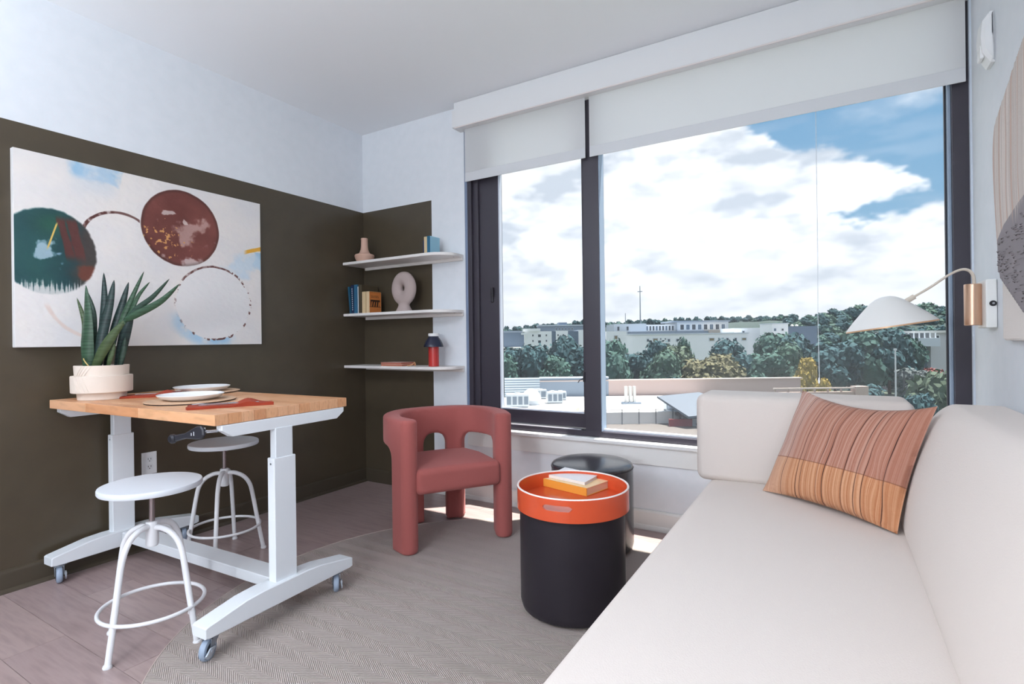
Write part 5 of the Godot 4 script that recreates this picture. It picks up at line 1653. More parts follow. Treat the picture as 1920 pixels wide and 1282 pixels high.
func build_outlet() -> void:
	var o := thing("power_outlet", "white double power outlet low on the olive wall behind the stool", "outlet", Vector3(0.0015, 0.454, 1.560))
	put("cover_plate", S().rbox(Vector3(0.003, 0, 0), Vector3(0.006, 0.118, 0.074), 0.0025, 2).mesh(), mat(rgb(236, 238, 240), 0.35), o)
	for k in 2:
		var rc := put("receptacle", S().prism(rounded_rect(0.034, 0.029, 0.009), Vector3(0.0055, 0.02 - 0.04 * k, 0), Vector3.BACK, Vector3.UP, Vector3.RIGHT, 0.002, 0.0005).mesh(30), mat(rgb(228, 231, 234), 0.35), o)
		var sl := S()
		for s in [-1.0, 1.0]:
			sl.box(Vector3(0.0077, 0.023 - 0.04 * k, 0.0065 * s), Vector3(0.0006, 0.009, 0.0024))
		sl.tube([Vector3(0.0074, 0.012 - 0.04 * k, 0), Vector3(0.0080, 0.012 - 0.04 * k, 0)], 0.0026, 10)
		put("slot", sl.mesh(), mat(rgb(36, 36, 40), 0.6), rc)

# ------------------------------------------------------------------ the town outside the window
func slab(s0: float, s1: float, y0: float, y1: float, d0: float, d1: float) -> Shape:   # a block on the street grid
	var sh := S()
	return add_slab(sh, s0, s1, y0, y1, d0, d1)

func add_slab(sh: Shape, s0: float, s1: float, y0: float, y1: float, d0: float, d1: float) -> Shape:
	var st := sh.v.size()
	var p := []
	for i in 8:
		p.append(town(s1 if i & 1 else s0, y1 if i & 2 else y0, d1 if i & 4 else d0))
	for f in [[0, 1, 3, 2], [4, 6, 7, 5], [0, 4, 5, 1], [2, 3, 7, 6], [0, 2, 6, 4], [1, 5, 7, 3]]:
		sh.quad(p[f[0]], p[f[1]], p[f[2]], p[f[3]])
	return sh.orient(st)

func house(called: String, label: String, s: float, y: float, d: float) -> Node3D:
	return thing(called, label, "building", town(s, y, d))

# a wall opening: frame standing proud, dark pane behind it
func facade_window(o: Node3D, s: float, y: float, w: float, h: float, d: float, glassm: Material, framem: Material) -> void:
	var f := S()
	var t := minf(0.16, w * 0.16)
	add_slab(f, s - w / 2, s + w / 2, y + h / 2 - t, y + h / 2, d - 0.12, d + 0.05)
	add_slab(f, s - w / 2, s + w / 2, y - h / 2, y - h / 2 + t, d - 0.16, d + 0.05)
	add_slab(f, s - w / 2, s - w / 2 + t, y - h / 2, y + h / 2, d - 0.12, d + 0.05)
	add_slab(f, s + w / 2 - t, s + w / 2, y - h / 2, y + h / 2, d - 0.12, d + 0.05)
	var win := put("window", f.flat(), framem, o, -o.position)
	put("pane", slab(s - w / 2 + t, s + w / 2 - t, y - h / 2 + t, y + h / 2 - t, d - 0.05, d + 0.03).flat(), glassm, win)

func build_town() -> void:
	var white := mat(rgb(222, 226, 230), 0.8)
	var pale := mat(rgb(184, 193, 203), 0.8)
	var grey := mat(rgb(124, 138, 154), 0.8)
	var slate := mat(rgb(84, 102, 122), 0.8)
	var dark := mat(rgb(46, 56, 68), 0.3)
	var amber := mat(rgb(116, 104, 72), 0.4)
	var roofw := mat(rgb(196, 196, 194), 0.85)

	# ground and hills
	var gm := textured(noise_tex(0.02, 256, 256, 4, false, 1, ramp([[0.0, rgb(52, 66, 50)], [0.5, rgb(70, 80, 66)], [1.0, rgb(104, 104, 98)]]), FastNoiseLite.TYPE_SIMPLEX, 80), 0.95, Vector3.ONE * 0.02)
	structure("ground", slab(-900, 900, -14, -10, -400, 1400).flat(), gm, "ground of the town far below")
	var hm := textured(noise_tex(0.03, 256, 256, 5, false, 1, ramp([[0.0, rgb(26, 42, 42)], [0.5, rgb(36, 54, 52)], [1.0, rgb(50, 66, 60)]]), FastNoiseLite.TYPE_SIMPLEX, 81), 0.95, Vector3.ONE * 0.03)  # blue-green: haze of distance mixed into the hill colour
	hill("hills", hm, "wooded ridge behind the town", 330.0, [[-300, 2], [-60, 4], [-8, 5.5], [25, 8.2], [45, 10.0], [62, 8.6], [88, 10.0], [110, 10.5], [135, 10.5], [165, 11.5], [220, 12.5], [420, 8]], 60.0)
	hill("hills", hm, "nearer wooded hill on the right behind the town", 235.0, [[95, -9], [112, 1.0], [124, 6.2], [138, 7.6], [152, 10.2], [166, 11.4], [191, 10.8], [230, 11], [330, 4]], 45.0)

	# left apartment building: white bays, dark stair glazing between
	var a := house("apartment_building", "white apartment building with square windows seen through the casement", 11.5, -10, 150)
	var ap := -a.position
	put("bay", slab(3.7, 11.2, -10, 3.5, 150, 164).mesh(), white, a, ap)
	put("bay", slab(12.4, 15.8, -10, 3.6, 150, 164).mesh(), white, a, ap)
	put("bay", slab(18.9, 26.0, -10, 3.75, 150, 164).mesh(), white, a, ap)
	put("stair_glazing", slab(11.2, 12.4, -10, 3.5, 150.6, 164).mesh(), slate, a, ap)
	put("stair_glazing", slab(15.8, 18.9, -10, 3.5, 151.5, 164).mesh(), slate, a, ap)
	put("roof_parapet", slab(3.2, 8.0, 3.5, 4.3, 149.6, 164).mesh(), white, a, ap)
	put("balcony_roof", slab(2.6, 4.0, 2.6, 3.1, 148.5, 151).mesh(), white, a, ap)
	for x in [5.9, 9.7, 13.0, 14.5, 20.8]:
		for y in [2.35, 0.80]:
			facade_window(a, x, y, 0.55, 0.70, 150, dark, white)
	for y in [2.25, 0.55]:
		facade_window(a, 7.75, y, 1.1, 1.05, 150, dark, white)
	var g := house("warehouse", "flat grey windowless building left of the white apartments", -8, -10, 176)
	put("walls", slab(-26, 5.6, -10, 3.6, 176, 195).mesh(), slate, g, -g.position)
	put("roof_edge", slab(-26.2, 5.8, 3.6, 4.2, 175.8, 195).mesh(), grey, g, -g.position)
	put("lower_roof", slab(-26.2, 4.0, -2.3, -1.2, 168, 176).mesh(), roofw, g, -g.position)
	var lb := house("office_building", "long grey building with a row of small windows above the apartments", 17.7, -10, 192)
	put("walls", slab(9.6, 27, -10, 6.0, 192, 204).mesh(), grey, lb, -lb.position)
	put("roof_edge", slab(9.4, 27.2, 6.0, 6.4, 191.6, 204).mesh(), pale, lb, -lb.position)
	put("roof_gable", slab(17.0, 20.0, 6.4, 7.3, 193, 200).mesh(), slate, lb, -lb.position)
	for k in 6:
		facade_window(lb, 16.0 + k * 1.15, 4.9, 0.55, 0.95, 192, dark, pale)

	# right complex: white lower range, grey upper stack behind
	var m := house("apartment_building", "long low white building with scattered windows behind the treetops", 47, -10, 150)
	var mp := -m.position
	put("walls", slab(27.0, 66.5, -10, 2.1, 150, 162).mesh(), white, m, mp)
	put("corner_block", slab(26.5, 32.0, -10, 3.2, 148.5, 156).mesh(), white, m, mp)
	put("roof_edge", slab(32.0, 66.7, 2.1, 2.45, 149.7, 162).mesh(), pale, m, mp)
	put("end_block", slab(63.8, 73.8, -10, 3.75, 153, 163).mesh(), white, m, mp)
	put("end_block", slab(71.0, 78.6, -10, 3.5, 154, 163).mesh(), pale, m, mp)
	facade_window(m, 29.0, 1.5, 1.1, 1.2, 148.5, amber, pale)
	for w in [[38.3, 0.6, 0.75, 0.9], [40.4, -0.2, 1.5, 2.8], [41.9, 0.9, 0.45, 0.45], [43.2, 0.9, 0.45, 0.45], [44.2, 0.5, 0.8, 0.9], [46.6, 0.5, 0.8, 0.9], [56.3, 0.6, 1.6, 1.0], [58.3, 0.9, 0.4, 0.4], [59.5, 0.9, 0.4, 0.4], [60.7, 0.6, 0.8, 0.9], [63.0, 0.6, 0.8, 0.9], [65.4, 0.6, 1.4, 0.9]]:
		facade_window(m, w[0], w[1], w[2], w[3], 150, dark if w[2] < 1.3 else amber, pale)
	for w in [[66.5, 2.6], [73.0, 2.4], [76.5, 2.3]]:
		facade_window(m, w[0], w[1], 0.9, 0.9, 153 if w[0] < 70 else 154, dark, pale)
	var u := house("office_building", "tiered grey and white building stacked above the long white one", 52, -10, 172)
	var up := -u.position
	put("walls", slab(33.0, 43.5, -10, 5.9, 172, 186).mesh(), pale, u, up)
	put("walls", slab(43.5, 53.5, -10, 5.6, 174, 186).mesh(), white, u, up)
	put("walls", slab(53.5, 70.0, -10, 6.2, 172, 186).mesh(), pale, u, up)
	put("roof_edge", slab(52.0, 70.5, 6.2, 6.7, 171.6, 186).mesh(), grey, u, up)
	put("terrace_band", slab(37.5, 63.5, 1.6, 3.3, 168, 173).mesh(), grey, u, up)
	put("stair_tower", slab(62.0, 68.0, 1.6, 3.6, 167, 172).mesh(), mat(rgb(168, 160, 150), 0.8), u, up)
	for k in 2:
		facade_window(u, 34.4 + k * 3.0, 4.4, 1.0, 1.6, 172, dark, pale)
	for k in 9:
		facade_window(u, 44.2 + k * 1.05, 4.4, 0.8, 1.7, 174, dark if k % 3 else slate, white)
	for k in 8:
		facade_window(u, 55.0 + k * 1.9, 4.6, 1.5, 2.0, 172, slate if k % 2 else dark, white)
	var sw := house("apartment_building", "small white cube shaped building at the foot of the wooded hill", 71, -10, 141)
	put("walls", slab(69.0, 73.2, -10, 4.5, 141, 148).mesh(), white, sw, -sw.position)
	put("roof_edge", slab(68.8, 73.4, 4.5, 4.75, 140.8, 148).mesh(), pale, sw, -sw.position)
	facade_window(sw, 71.7, 3.0, 0.8, 0.8, 141, dark, white)
	facade_window(sw, 69.7, 3.0, 0.9, 1.0, 141, slate, white)
	var ds := house("warehouse", "dark low building beside the small white cube building", 77, -10, 143)
	put("walls", slab(73.6, 82.0, -10, 3.9, 143, 150).mesh(), slate, ds, -ds.position)
	for k in 2:
		put("roof_dome", S().lathe([Vector2(0, 0.5), Vector2(0.25, 0.42), Vector2(0.38, 0.2), Vector2(0.4, 0), Vector2(0, 0)], 14, town(75.2 + k * 1.2, 3.9, 142.8)).mesh(), roofw, ds, -ds.position)
	# white house among the trees on the right
	var rh := house("house", "white flat roofed house with a long balcony among the trees on the right", 84, -9, 105)
	var rp := -rh.position
	put("walls", slab(82.6, 95.0, -9, 1.5, 105, 116).mesh(), mat(rgb(176, 178, 184), 0.8), rh, rp)
	put("roof_slab", slab(79.0, 95.4, 1.5, 1.95, 104.2, 116).mesh(), roofw, rh, rp)
	put("balcony", slab(75.8, 82.6, -1.1, 0.5, 102.6, 106).mesh(), pale, rh, rp)
	put("lower_walls", slab(76.5, 82.6, -9, -1.1, 106, 116).mesh(), slate, rh, rp)
	for k in 6:
		put("balcony_post", slab(76.6 + k * 1.05, 76.75 + k * 1.05, 0.5, 1.5, 102.8, 103.0).flat(), white, rh, rp)
	facade_window(rh, 83.9, 0.5, 0.9, 1.2, 105, dark, white)
	facade_window(rh, 85.9, 0.5, 0.8, 1.0, 105, dark, white)
	facade_window(rh, 81.0, -3.0, 1.7, 1.5, 106, dark, white)

	# low building with the white flat roof right below, grey wall behind it
	var r := house("flat_roof_building", "low building with a bright white flat roof below the window", 8, -10, 56)
	var q := -r.position
	put("roof", slab(-14, 23.5, -10, -6.0, 46.5, 66).mesh(), mat(rgb(206, 206, 204), 0.85), r, q)
	put("edge_wall", slab(-14, 17.5, -6.6, -5.25, 45.9, 46.5).mesh(), mat(rgb(204, 204, 204), 0.85), r, q)
	var pw := house("parapet_wall", "long wall behind the white roof, slate at left and tan at right", 18, -10, 67)
	var pq := -pw.position
	put("corrugated_screen", slab(-1.0, 3.4, -10, -3.65, 66.5, 66.9).mesh(), mat(rgb(150, 166, 180), 0.5), pw, pq)
	for k in 8:
		put("screen_rib", slab(-1.0, 3.4, -5.9 + k * 0.3, -5.78 + k * 0.3, 66.38, 66.52).flat(), mat(rgb(196, 206, 214), 0.5), pw, pq)
	put("slate_wall", slab(3.4, 12.0, -10, -3.75, 66.5, 67.2).mesh(), grey, pw, pq)
	put("tan_wall", slab(12.0, 36.0, -10, -4.15, 66.5, 67.2).mesh(), mat(rgb(176, 158, 154), 0.85), pw, pq)
	put("coping", slab(3.4, 36.2, -4.15, -4.02, 66.35, 67.35).mesh(), mat(rgb(186, 170, 164), 0.8), pw, pq)
	put("coping", slab(3.4, 12.0, -3.75, -3.62, 66.35, 67.35).mesh(), pale, pw, pq)
	var lw := house("low_wall", "low tan wall with a railing seen above the pillow", 34.5, -10, 60)
	put("wall_body", slab(29.5, 39.0, -10, -5.2, 60, 60.6).mesh(), mat(rgb(160, 142, 134), 0.85), lw, -lw.position)
	put("railing", slab(29.5, 38.6, -4.85, -4.7, 60.1, 60.3).mesh(), mat(rgb(190, 176, 170), 0.7), lw, -lw.position)
	for k in 7:
		put("railing_post", slab(29.6 + k * 1.5, 29.75 + k * 1.5, -5.2, -4.85, 60.1, 60.3).flat(), mat(rgb(150, 136, 130), 0.7), lw, -lw.position)
	put("end_pier", slab(38.6, 40.0, -10, -4.6, 59.8, 60.8).mesh(), mat(rgb(170, 152, 144), 0.85), lw, -lw.position)
	# grey deck in front of the white roof, with fence
	structure("pavement", slab(-14, 19.5, -10, -6.25, 26, 45.9).mesh(), textured(noise_tex(0.08, 256, 256, 4, false, 1, ramp([[0.0, rgb(84, 80, 77)], [1.0, rgb(104, 98, 93)]]), FastNoiseLite.TYPE_SIMPLEX, 83), 0.95, Vector3.ONE * 0.2), "grey deck below the window")
	var fe := thing("fence", "thin dark post fence along the edge of the white roof", "fence", town(12, -6.25, 45.6))
	for k in 8:
		put("post", S().tube([town(7.9 + k * 1.45, -6.25, 45.6), town(7.9 + k * 1.45, -4.95, 45.6)], 0.035, 6).mesh(), dark, fe, -fe.position)
	put("rail", S().tube([town(7.9, -5.0, 45.6), town(18.05, -5.0, 45.6)], 0.022, 6).mesh(), dark, fe, -fe.position)
	# things on the white roof
	rooftop_unit("white louvred rooftop air unit at the left below the casement", 0.5, 56.5, 2.4, 1.3, 1.4, 4)
	rooftop_unit("white louvred rooftop air unit right of the domed vent", 4.7, 59.5, 1.7, 1.15, 1.2, 3)
	rooftop_unit("small grey rooftop air unit near the slate wall", 5.6, 62.5, 1.3, 0.9, 1.0, 2)
	rooftop_unit("small white rooftop box against the corrugated screen", 3.3, 64.0, 1.5, 1.0, 1.0, 2)
	rooftop_unit("small louvred rooftop unit in the middle of the white roof", 15.4, 52.0, 1.1, 0.8, 0.9, 3)
	for k in 2:
		var vd := thing("domed_vent", ["large white domed roof vent behind the left air unit", "smaller white domed roof vent by the slate wall"][k], "roof vent", town([2.05, 4.6][k], -6.0, [58.5, 61.5][k]), 0.54, "domed roof vents")
		var k1: float = [1.0, 0.72][k]
		put("hood", S().lathe([Vector2(0, 1.75 * k1), Vector2(0.45 * k1, 1.65 * k1), Vector2(0.85 * k1, 1.3 * k1), Vector2(1.05 * k1, 0.75 * k1), Vector2(1.08 * k1, 0.5 * k1), Vector2(0, 0.5 * k1)], 28).mesh(45), roofw, vd)
		put("curb", S().box(Vector3(0, 0.27 * k1, 0), Vector3(1.5, 0.54, 1.5) * k1).mesh(), pale, vd)
	var sk := thing("skylight_mound", "small tan pyramid skylight on the white roof by the casement's lock", "skylight", town(6.4, -6.0, 51.5), 0.54)
	put("cone", S().lathe([Vector2(0, 0.55), Vector2(0.85, 0.0), Vector2(0, 0)], 4).mesh(20), mat(rgb(150, 138, 128), 0.8), sk)
	var du := thing("vent_stack", "pair of tall white vent panels standing on the white roof", "vent", town(12.9, -6.0, 58), 0.54)
	for k in 3:
		put("panel", S().box(Vector3(-0.55 + k * 0.45, 0.95, 0), Vector3(0.26, 1.9, 0.5)).mesh(), roofw, du)
	put("foot", S().box(Vector3(0, 0.1, 0), Vector3(2.0, 0.2, 0.9)).mesh(), grey, du)
	var tk := thing("roof_tank", "grey round tank on the white roof near the canopy", "tank", town(14.6, -6.25, 46.8))
	put("body", S().lathe([Vector2(0, 1.9), Vector2(0.7, 1.85), Vector2(0.95, 1.7), Vector2(0.95, 0.3), Vector2(0, 0.3)], 24).mesh(40), grey, tk)
	put("stand", S().lathe([Vector2(0, 0.3), Vector2(1.2, 0.28), Vector2(1.2, 0), Vector2(0, 0)], 24).mesh(30), pale, tk)
	# canopy hut with a tilted roof
	var hu := thing("canopy_hut", "small hut with a tilted grey canopy roof beside the sofa cushion", "hut", town(16.5, -6.25, 44.8))
	var hq := -hu.position
	put("walls", slab(14.9, 19.0, -7.6, -5.55, 44.3, 47).mesh(), mat(rgb(150, 156, 164), 0.8), hu, hq)
	put("red_panel", slab(13.0, 14.9, -7.0, -5.65, 44.2, 44.5).mesh(), mat(rgb(124, 62, 66), 0.8), hu, hq)
	put("beam", slab(14.0, 19.2, -5.55, -5.25, 43.8, 47.2).mesh(), mat(rgb(60, 52, 54), 0.7), hu, hq)
	var cr := S()
	var c0 := town(12.6, -3.95, 46.5)
	var c1 := town(17.0, -3.85, 48.5)
	var c2 := town(19.4, -4.9, 43.6)
	var c3 := town(14.2, -5.25, 43.0)
	for k in 1:
		var dn := Vector3.DOWN * 0.18
		cr.quad(c0, c1, c2, c3); cr.quad(c0 + dn, c3 + dn, c2 + dn, c1 + dn)
		cr.quad(c0, c3, c3 + dn, c0 + dn); cr.quad(c3, c2, c2 + dn, c3 + dn); cr.quad(c2, c1, c1 + dn, c2 + dn); cr.quad(c1, c0, c0 + dn, c1 + dn)
	put("canopy_roof", cr.orient(0).mesh(20), mat(rgb(80, 90, 102), 0.7), hu, hq)
	for k in 2:
		put("post", S().tube([town(14.0 + k * 4.6, -7.0, 44.6), town(14.0 + k * 4.6, -4.9, 44.6)], 0.09, 8).mesh(), mat(rgb(60, 52, 54), 0.7), hu, hq)
	for k in 2:
		put("porthole", S().tube([town(15.4 + k * 1.35, -6.1, 44.32), town(15.4 + k * 1.35, -6.1, 44.22)], 0.17, 12).mesh(), dark, hu, hq)
	# masts and posts
	var ms := [["tall thin radio mast above the distant rooftops", 60.4, 250.0, 4.0, 25.8, 0.32], ["short thin radio mast above the distant rooftops", 53.4, 250.0, 4.0, 13.1, 0.26]]
	for e in ms:
		var ma := thing("radio_mast", e[0], "mast", town(e[1], e[3], e[2]), 0, "radio masts")
		put("pole", S().tube([Vector3.ZERO, Vector3.UP * (e[4] - e[3])], [e[5], e[5] * 0.5], 8).mesh(), mat(rgb(120, 134, 150), 0.6), ma)
		if e[4] > 20:
			put("antenna", S().box(Vector3(0, 19.2, 0), Vector3(2.2, 0.3, 0.3)).mesh(), mat(rgb(120, 134, 150), 0.6), ma)
	var lp := [["pale lamp post in the street between the trees", 43.2, 60.0, -0.5, 0.09, rgb(186, 192, 198)], ["dark thin post right of the pale lamp post", 44.15, 60.0, -3.1, 0.10, rgb(52, 56, 62)], ["shorter dark post beside the right hand trees", 44.9, 60.0, -3.9, 0.10, rgb(52, 56, 62)]]
	for e in lp:
		var po := thing("street_post", e[0], "post", town(e[1], -10, e[2]), 0, "street posts")
		put("pole", S().tube([Vector3.ZERO, Vector3.UP * (e[3] + 10.0)], [e[4], e[4] * 0.8], 8).mesh(), mat(e[5], 0.5), po)
		put("head", S().box(Vector3(0, e[3] + 10.0, 0), Vector3(0.3, 0.22, 0.3)).mesh(), mat(e[5], 0.5), po)
	# street with parked cars on the right
	structure("road", slab(66, 110, -9.98, -8.4, 108, 150).mesh(), mat(rgb(150, 150, 152), 0.9), "pale street on the right")
	var cols := [rgb(196, 198, 202), rgb(60, 64, 72), rgb(150, 154, 162), rgb(210, 200, 180), rgb(84, 40, 42)]
	var car_names := ["white", "dark grey", "silver", "cream", "dark red"]
	for k in 5:
		var ca := thing("parked_car", "small %s car parked in the street beyond the lamp posts" % car_names[k], "car", town(79.0 + k * 3.2 + 0.3 * sin(k * 5.0), -8.4, 112.0 + (k % 3) * 3.4), 0.54, "parked cars in the street")
		var cm := mat(cols[k % 5], 0.3)
		put("body", S().rbox(Vector3(0, 0.62, 0), Vector3(1.75, 0.7, 4.2), 0.16, 2).mesh(), cm, ca)
		put("cabin", S().rbox(Vector3(0, 1.15, -0.1), Vector3(1.5, 0.6, 2.2), 0.2, 2).mesh(), dark, ca)
		for w in 4:
			put("wheel", S().tube([Vector3([-0.88, 0.68][w % 2], 0.32, [-1.3, 1.3][w / 2]), Vector3([-0.68, 0.88][w % 2], 0.32, [-1.3, 1.3][w / 2])], 0.32, 12).mesh(), mat(rgb(30, 30, 32), 0.8), ca)
	var va := thing("white_van", "white delivery van parked under the trees on the right", "van", town(85.5, -8.4, 121), 0.9)
	put("body", S().rbox(Vector3(0, 1.9, 0), Vector3(2.4, 2.9, 6.0), 0.15, 2).mesh(), white, va)
	put("windscreen", S().rbox(Vector3(0, 2.3, 2.98), Vector3(2.0, 0.9, 0.12), 0.04, 1).mesh(), dark, va)
	for w in 4:
		put("wheel", S().tube([Vector3([-1.2, 0.95][w % 2], 0.42, [-1.9, 1.9][w / 2]), Vector3([-0.95, 1.2][w % 2], 0.42, [-1.9, 1.9][w / 2])], 0.42, 12).mesh(), mat(rgb(30, 30, 32), 0.8), va)

	build_trees()

func rooftop_unit(label: String, s: float, d: float, w: float, h: float, dp: float, louvres: int) -> void:
	var o := thing("rooftop_unit", label, "air unit", town(s, -6.0, d), 0.54, "rooftop air units")
	put("casing", S().rbox(Vector3(0, h / 2 + 0.12, 0), Vector3(w, h, dp), 0.04, 1).mesh(), mat(rgb(178, 186, 192), 0.6), o)
	put("curb", S().box(Vector3(0, 0.06, 0), Vector3(w * 0.95, 0.12, dp * 0.95)).flat(), mat(rgb(120, 128, 136), 0.8), o)
	for k in louvres:
		put("louvre_panel", S().box(Vector3((k - (louvres - 1) / 2.0) * w / louvres, h / 2 + 0.1, dp / 2), Vector3(w / louvres * 0.72, h * 0.66, 0.06)).flat(), mat(rgb(96, 110, 124), 0.6), o)
	put("fan_ring", S().lathe([Vector2(0, 0.1), Vector2(0.3, 0.1), Vector2(0.34, 0.0), Vector2(0, 0)], 16, Vector3(0, h + 0.12, 0)).mesh(), mat(rgb(150, 158, 166), 0.6), o)

func hill(called: String, m: Material, label: String, d: float, prof: Array, depth: float) -> void:
	var n := noise(0.03, 90, 4)
	var s := S()
	var rows := []
	var lo: float = prof[0][0]
	var hi: float = prof[-1][0]
	var nx := 90
	for i in nx + 1:
		var x := lerpf(lo, hi, float(i) / nx)
		var top := 0.0
		for k in prof.size() - 1:
			if x >= prof[k][0] and x <= prof[k + 1][0]:
				top = lerpf(prof[k][1], prof[k + 1][1], smoothstep(prof[k][0], prof[k + 1][0], x))
		var row := PackedVector3Array()
		for j in 9:
			var t := j / 8.0
			var y := lerpf(-12.0, top, sin(t * PI)) if t < 0.5 else lerpf(-12.0, top, sin(t * PI))
			row.append(town(x, y + n.get_noise_2d(x, t * 60.0) * 0.8 * sin(t * PI), d + (t - 0.5) * depth * 2.0))
		rows.append(row)
	for i in nx:
		for j in 8:
			s.quad(rows[i][j], rows[i][j + 1], rows[i + 1][j + 1], rows[i + 1][j])
	# make the skin face upwards
	if (s.v[2] - s.v[0]).cross(s.v[1] - s.v[0]).y < 0:
		for i in range(0, s.v.size(), 3):
			var t := s.v[i + 1]; s.v[i + 1] = s.v[i + 2]; s.v[i + 2] = t
	structure(called, s.mesh(60), m, label)

# ------------------------------------------------------------------ trees
# a crown of lobes clothed in leaf sprays; radius about 1, base at y = 0
func crown_mesh(sd: int, sprays: int, leaf: float, tall: float) -> ArrayMesh:
	var r := RandomNumberGenerator.new()
	r.seed = sd
	var s := S()
	s.colored = true
	var lobes := []
	for k in 9:
		var a := r.randf() * TAU
		var h := r.randf()
		lobes.append([Vector3(cos(a) * 0.52 * sqrt(1.0 - h * h * 0.8), 0.45 + h * 0.95 * tall, sin(a) * 0.52 * sqrt(1.0 - h * h * 0.8)), 0.34 + 0.24 * r.randf(), 0.78 + 0.4 * r.randf()])
	lobes.append([Vector3(0, 0.85 * tall, 0), 0.62, 0.9])
	for l in lobes:
		# the solid heart of each lobe, so that no sky shows through
		s.tint = Color.WHITE
		var st := s.v.size()
		for i in 5:
			for j in 8:
				var q := []
				for e in [[i, j], [i + 1, j], [i + 1, j + 1], [i, j + 1]]:
					var th: float = PI * e[0] / 5.0
					var ph: float = TAU * e[1] / 8.0
					q.append(l[0] + Vector3(sin(th) * cos(ph), cos(th), sin(th) * sin(ph)) * l[1] * 0.82)
				s.quad(q[0], q[1], q[2], q[3])
		s.orient(st)
	for k in sprays:
		var l: Array = lobes[r.randi() % lobes.size()]
		var dir := Vector3(r.randfn(), r.randfn() * 0.9 + 0.25, r.randfn()).normalized()
		var p: Vector3 = l[0] + dir * l[1] * (0.80 + 0.26 * r.randf())
		var n := (dir + Vector3(r.randfn(), r.randfn(), r.randfn()) * 0.45).normalized()
		var a := n.cross(Vector3(r.randfn(), r.randfn(), r.randfn())).normalized() * leaf * (0.6 + 0.8 * r.randf())
		var b := n.cross(a).normalized() * leaf * (0.45 + 0.6 * r.randf())
		var t := r.randf()
		s.tint = Color(0.94 + 0.12 * t, 1.0, 0.94 + 0.10 * (1.0 - t))     # leaves a little yellower or bluer, at random
		s.tri(p - a, p + b, p + a)
		s.tri(p - a, p + a, p - b * 0.8)
	return s.flat()

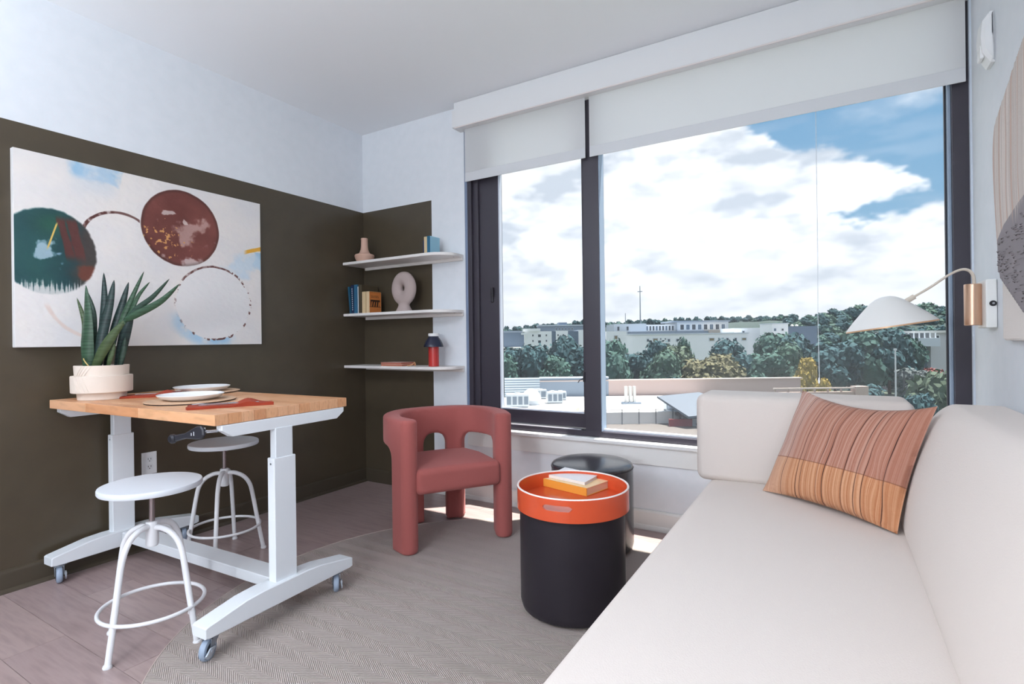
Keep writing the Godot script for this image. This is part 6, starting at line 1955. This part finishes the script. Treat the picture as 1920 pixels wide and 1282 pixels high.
func build_trees() -> void:
	var crowns := []
	for k in 4:
		crowns.append(crown_mesh(200 + k, 1500, 0.105, [1.0, 1.15, 0.9, 1.3][k]))
	var small := []
	for k in 3:
		small.append(crown_mesh(300 + k, 260, 0.20, [0.8, 1.0, 0.9][k]))
	var bark := mat(rgb(66, 58, 52), 0.9)
	var tones := {}
	for e in [["deep", rgb(48, 76, 82)], ["mid", rgb(60, 88, 82)], ["soft", rgb(66, 90, 80)], ["ochre", rgb(98, 96, 74)], ["yellow", rgb(150, 132, 72)], ["russet", rgb(124, 70, 68)], ["grey", rgb(82, 90, 92)], ["olive", rgb(78, 92, 78)]]:  # bluish greens: haze of distance mixed into the leaf colours
		var m := StandardMaterial3D.new()
		m.albedo_color = e[1]
		m.roughness = 0.8
		m.metallic_specular = 0.3
		m.vertex_color_use_as_albedo = true
		m.backlight_enabled = true
		m.backlight = Color(0.18, 0.22, 0.12)
		tones[e[0]] = m
	# s, d, ground, height, half width, tone, label
	var list := [
		[-2.5, 92, -9.5, 8.6, 3.2, "mid", "green tree at the left end of the row behind the corrugated screen"],
		[-0.8, 98, -9.5, 9.0, 3.4, "deep", "dark green tree behind the corrugated screen, below the grey warehouse"],
		[3.6, 95, -9.5, 9.5, 3.6, "deep", "broad dark green tree below the left end of the white apartments"],
		[7.2, 93, -9.5, 9.4, 3.2, "mid", "green tree below the middle of the white apartments"],
		[10.6, 97, -9.5, 11.2, 3.9, "deep", "tallest dark green tree in front of the white apartments"],
		[14.2, 95, -9.5, 9.4, 3.4, "deep", "dark green tree behind the window mullion"],
		[17.8, 94, -9.5, 10.2, 3.6, "mid", "green tree just right of the window mullion"],
		[21.6, 98, -9.5, 9.4, 3.7, "deep", "bluish green tree second from the window mullion"],
		[25.4, 92, -9.5, 8.6, 3.4, "soft", "soft green tree before the long white building's left half"],
		[27.4, 101, -9.5, 9.9, 3.2, "deep", "dark tree filling the gap behind the soft and olive green trees"],
		[29.0, 96, -9.5, 9.1, 3.5, "olive", "olive green tree before the long white building's dark door"],
		[32.8, 90, -9.5, 8.2, 4.0, "ochre", "broad ochre tree turning brown in the middle of the row"],
		[33.6, 102, -9.5, 10.6, 2.2, "mid", "slim green tree rising behind the ochre tree"],
		[36.6, 93, -9.5, 7.6, 3.2, "ochre", "smaller ochre tree right of the broad ochre one"],
		[40.2, 97, -9.5, 9.7, 3.9, "deep", "dark green tree right of the ochre pair"],
		[44.4, 94, -9.5, 9.4, 3.8, "mid", "green tree below the long white building's right end"],
		[48.4, 96, -9.5, 9.8, 3.4, "soft", "pale green tree behind the yellow blossomed one"],
		[48.8, 88, -9.5, 7.0, 1.5, "yellow", "small bright yellow tree in front of the green row"],
		[46.6, 80, -9.5, 4.2, 1.1, "yellow", "low yellow bush under the bright yellow tree"],
		[43.0, 80, -9.5, 5.6, 0.9, "yellow", "tiny yellow shrub left of the low yellow bush"],
		[42.4, 103, -9.5, 10.2, 3.6, "deep", "dark green tree behind the gap right of the ochre pair"],
		[50.8, 103, -9.5, 11.2, 4.0, "mid", "green tree behind the bright yellow one"],
		[53.0, 98, -9.5, 10.8, 4.2, "deep", "large dark tree left of the thin pale line"],
		[57.6, 95, -9.5, 11.4, 4.6, "deep", "large dark tree right of the thin pale line"],
		[63.0, 98, -9.5, 12.0, 4.6, "mid", "large green tree below the left tip of the lamp shade"],
		[68.0, 96, -9.5, 11.5, 4.2, "deep", "large dark green tree below the middle of the lamp shade"],
		[72.0, 98, -9.5, 10.0, 3.4, "mid", "green tree left of the white house's balcony"],
		[60.4, 80, -9.5, 6.6, 2.6, "grey", "grey brown round tree before the dark woods"],
		[56.0, 70, -9.5, 4.9, 2.0, "grey", "drooping grey green tree above the arm of the sofa"],
		[64.2, 82, -9.5, 5.4, 1.9, "russet", "russet tree left of the pale lamp post"],
		[72.5, 78, -9.5, 6.4, 2.6, "olive", "olive tree right of the dark posts"],
		[79.5, 88, -9.5, 8.6, 3.8, "grey", "grey green tree in front of the white house"],
		[36.0, 46, -9.5, 7.4, 2.6, "olive", "near olive tree at the right edge of the window"],
		[33.8, 44, -9.5, 5.6, 1.7, "deep", "near dark conifer like tree right of the posts"],
		[37.2, 41, -9.5, 5.0, 2.2, "soft", "near soft green tree low at the window's right edge"],
		[34.0, 52, -9.5, 4.2, 1.6, "grey", "grey shrub between the dark posts and near trees"],
		[30.0, 78, -9.5, 4.4, 2.2, "deep", "low dark tree just behind the tan wall"],
		[24.0, 80, -9.5, 4.6, 2.6, "deep", "low dark tree behind the left part of the tan wall"],
		[37.0, 78, -9.5, 4.6, 2.2, "mid", "low green tree behind the right end of the tan wall"],
		[50.5, 76, -9.5, 4.2, 2.6, "deep", "low dark tree below the thin pale line"],
	]
	var i := 0
	for e in list:
		var t := thing("tree", e[6], "tree", town(e[0], e[2], e[1]), i * 2.4, "trees beyond the white roof")
		var hgt: float = e[3]
		var cr := put("crown", crowns[i % 4], tones[e[5]], t)
		var ct: float = [1.0, 1.15, 0.9, 1.3][i % 4]
		cr.scale = Vector3(e[4] * 1.18, hgt * 0.98 / (0.45 + 0.95 * ct + 0.45), e[4] * 1.18)
		cr.position.y = hgt * 0.04
		put("trunk", S().tube([Vector3.ZERO, Vector3(0.1, hgt * 0.4, 0), Vector3(0, hgt * 0.7, 0.1)], [0.28, 0.22, 0.1], 7).mesh(), bark, t)
		i += 1
	# woods on the ridges: single small trees, too far off to show parts
	var far_a: Material = tones["deep"]
	for k in 92:
		var s := lerpf(-6.0, 172.0, k / 91.0) + rng.randf() * 1.6
		var top := ridge(s, [[-300, 2], [-60, 4], [-8, 5.5], [25, 8.2], [45, 10.0], [62, 8.6], [88, 10.0], [110, 10.5], [135, 10.5], [165, 11.5], [220, 12.5]])
		far_tree("green tree on the far ridge's skyline", small[k % 3], far_a if k % 3 else tones["mid"], s, top - 1.2, 325.0 + rng.randf() * 10.0, 2.2 + rng.randf() * 1.3, 1.6 + rng.randf() * 0.9, "trees along the far ridge")
	for k in 130:
		var row := k % 5
		var s := lerpf(114.0, 200.0, (k / 5) / 25.0) + rng.randf() * 2.4
		var top := ridge(s, [[95, -9], [112, 1.0], [124, 6.2], [138, 7.6], [152, 10.2], [166, 11.4], [191, 10.8], [230, 11]])
		var t := row / 4.0
		far_tree("green tree on the wooded hillside at the right", small[(k * 7) % 3], [far_a, tones["mid"], far_a, tones["soft"]][k % 4], s, lerpf(top, -6.0, pow(t, 1.6)) - 1.6, 235.0 - t * 36.0, 3.0 + rng.randf() * 1.4, 2.2 + rng.randf() * 1.1, "trees on the wooded hillside")

func ridge(x: float, prof: Array) -> float:
	for k in prof.size() - 1:
		if x >= prof[k][0] and x <= prof[k + 1][0]:
			return lerpf(prof[k][1], prof[k + 1][1], smoothstep(prof[k][0], prof[k + 1][0], x))
	return 0.0

func far_tree(label: String, mesh: Mesh, m: Material, s: float, y: float, d: float, w: float, h: float, group: String) -> void:
	var o := put("tree", mesh, m)
	o.position = town(s, y, d)
	o.scale = Vector3(w, h * 1.2, w)
	o.rotation.y = rng.randf() * TAU
	tag(o, label, "tree", group)
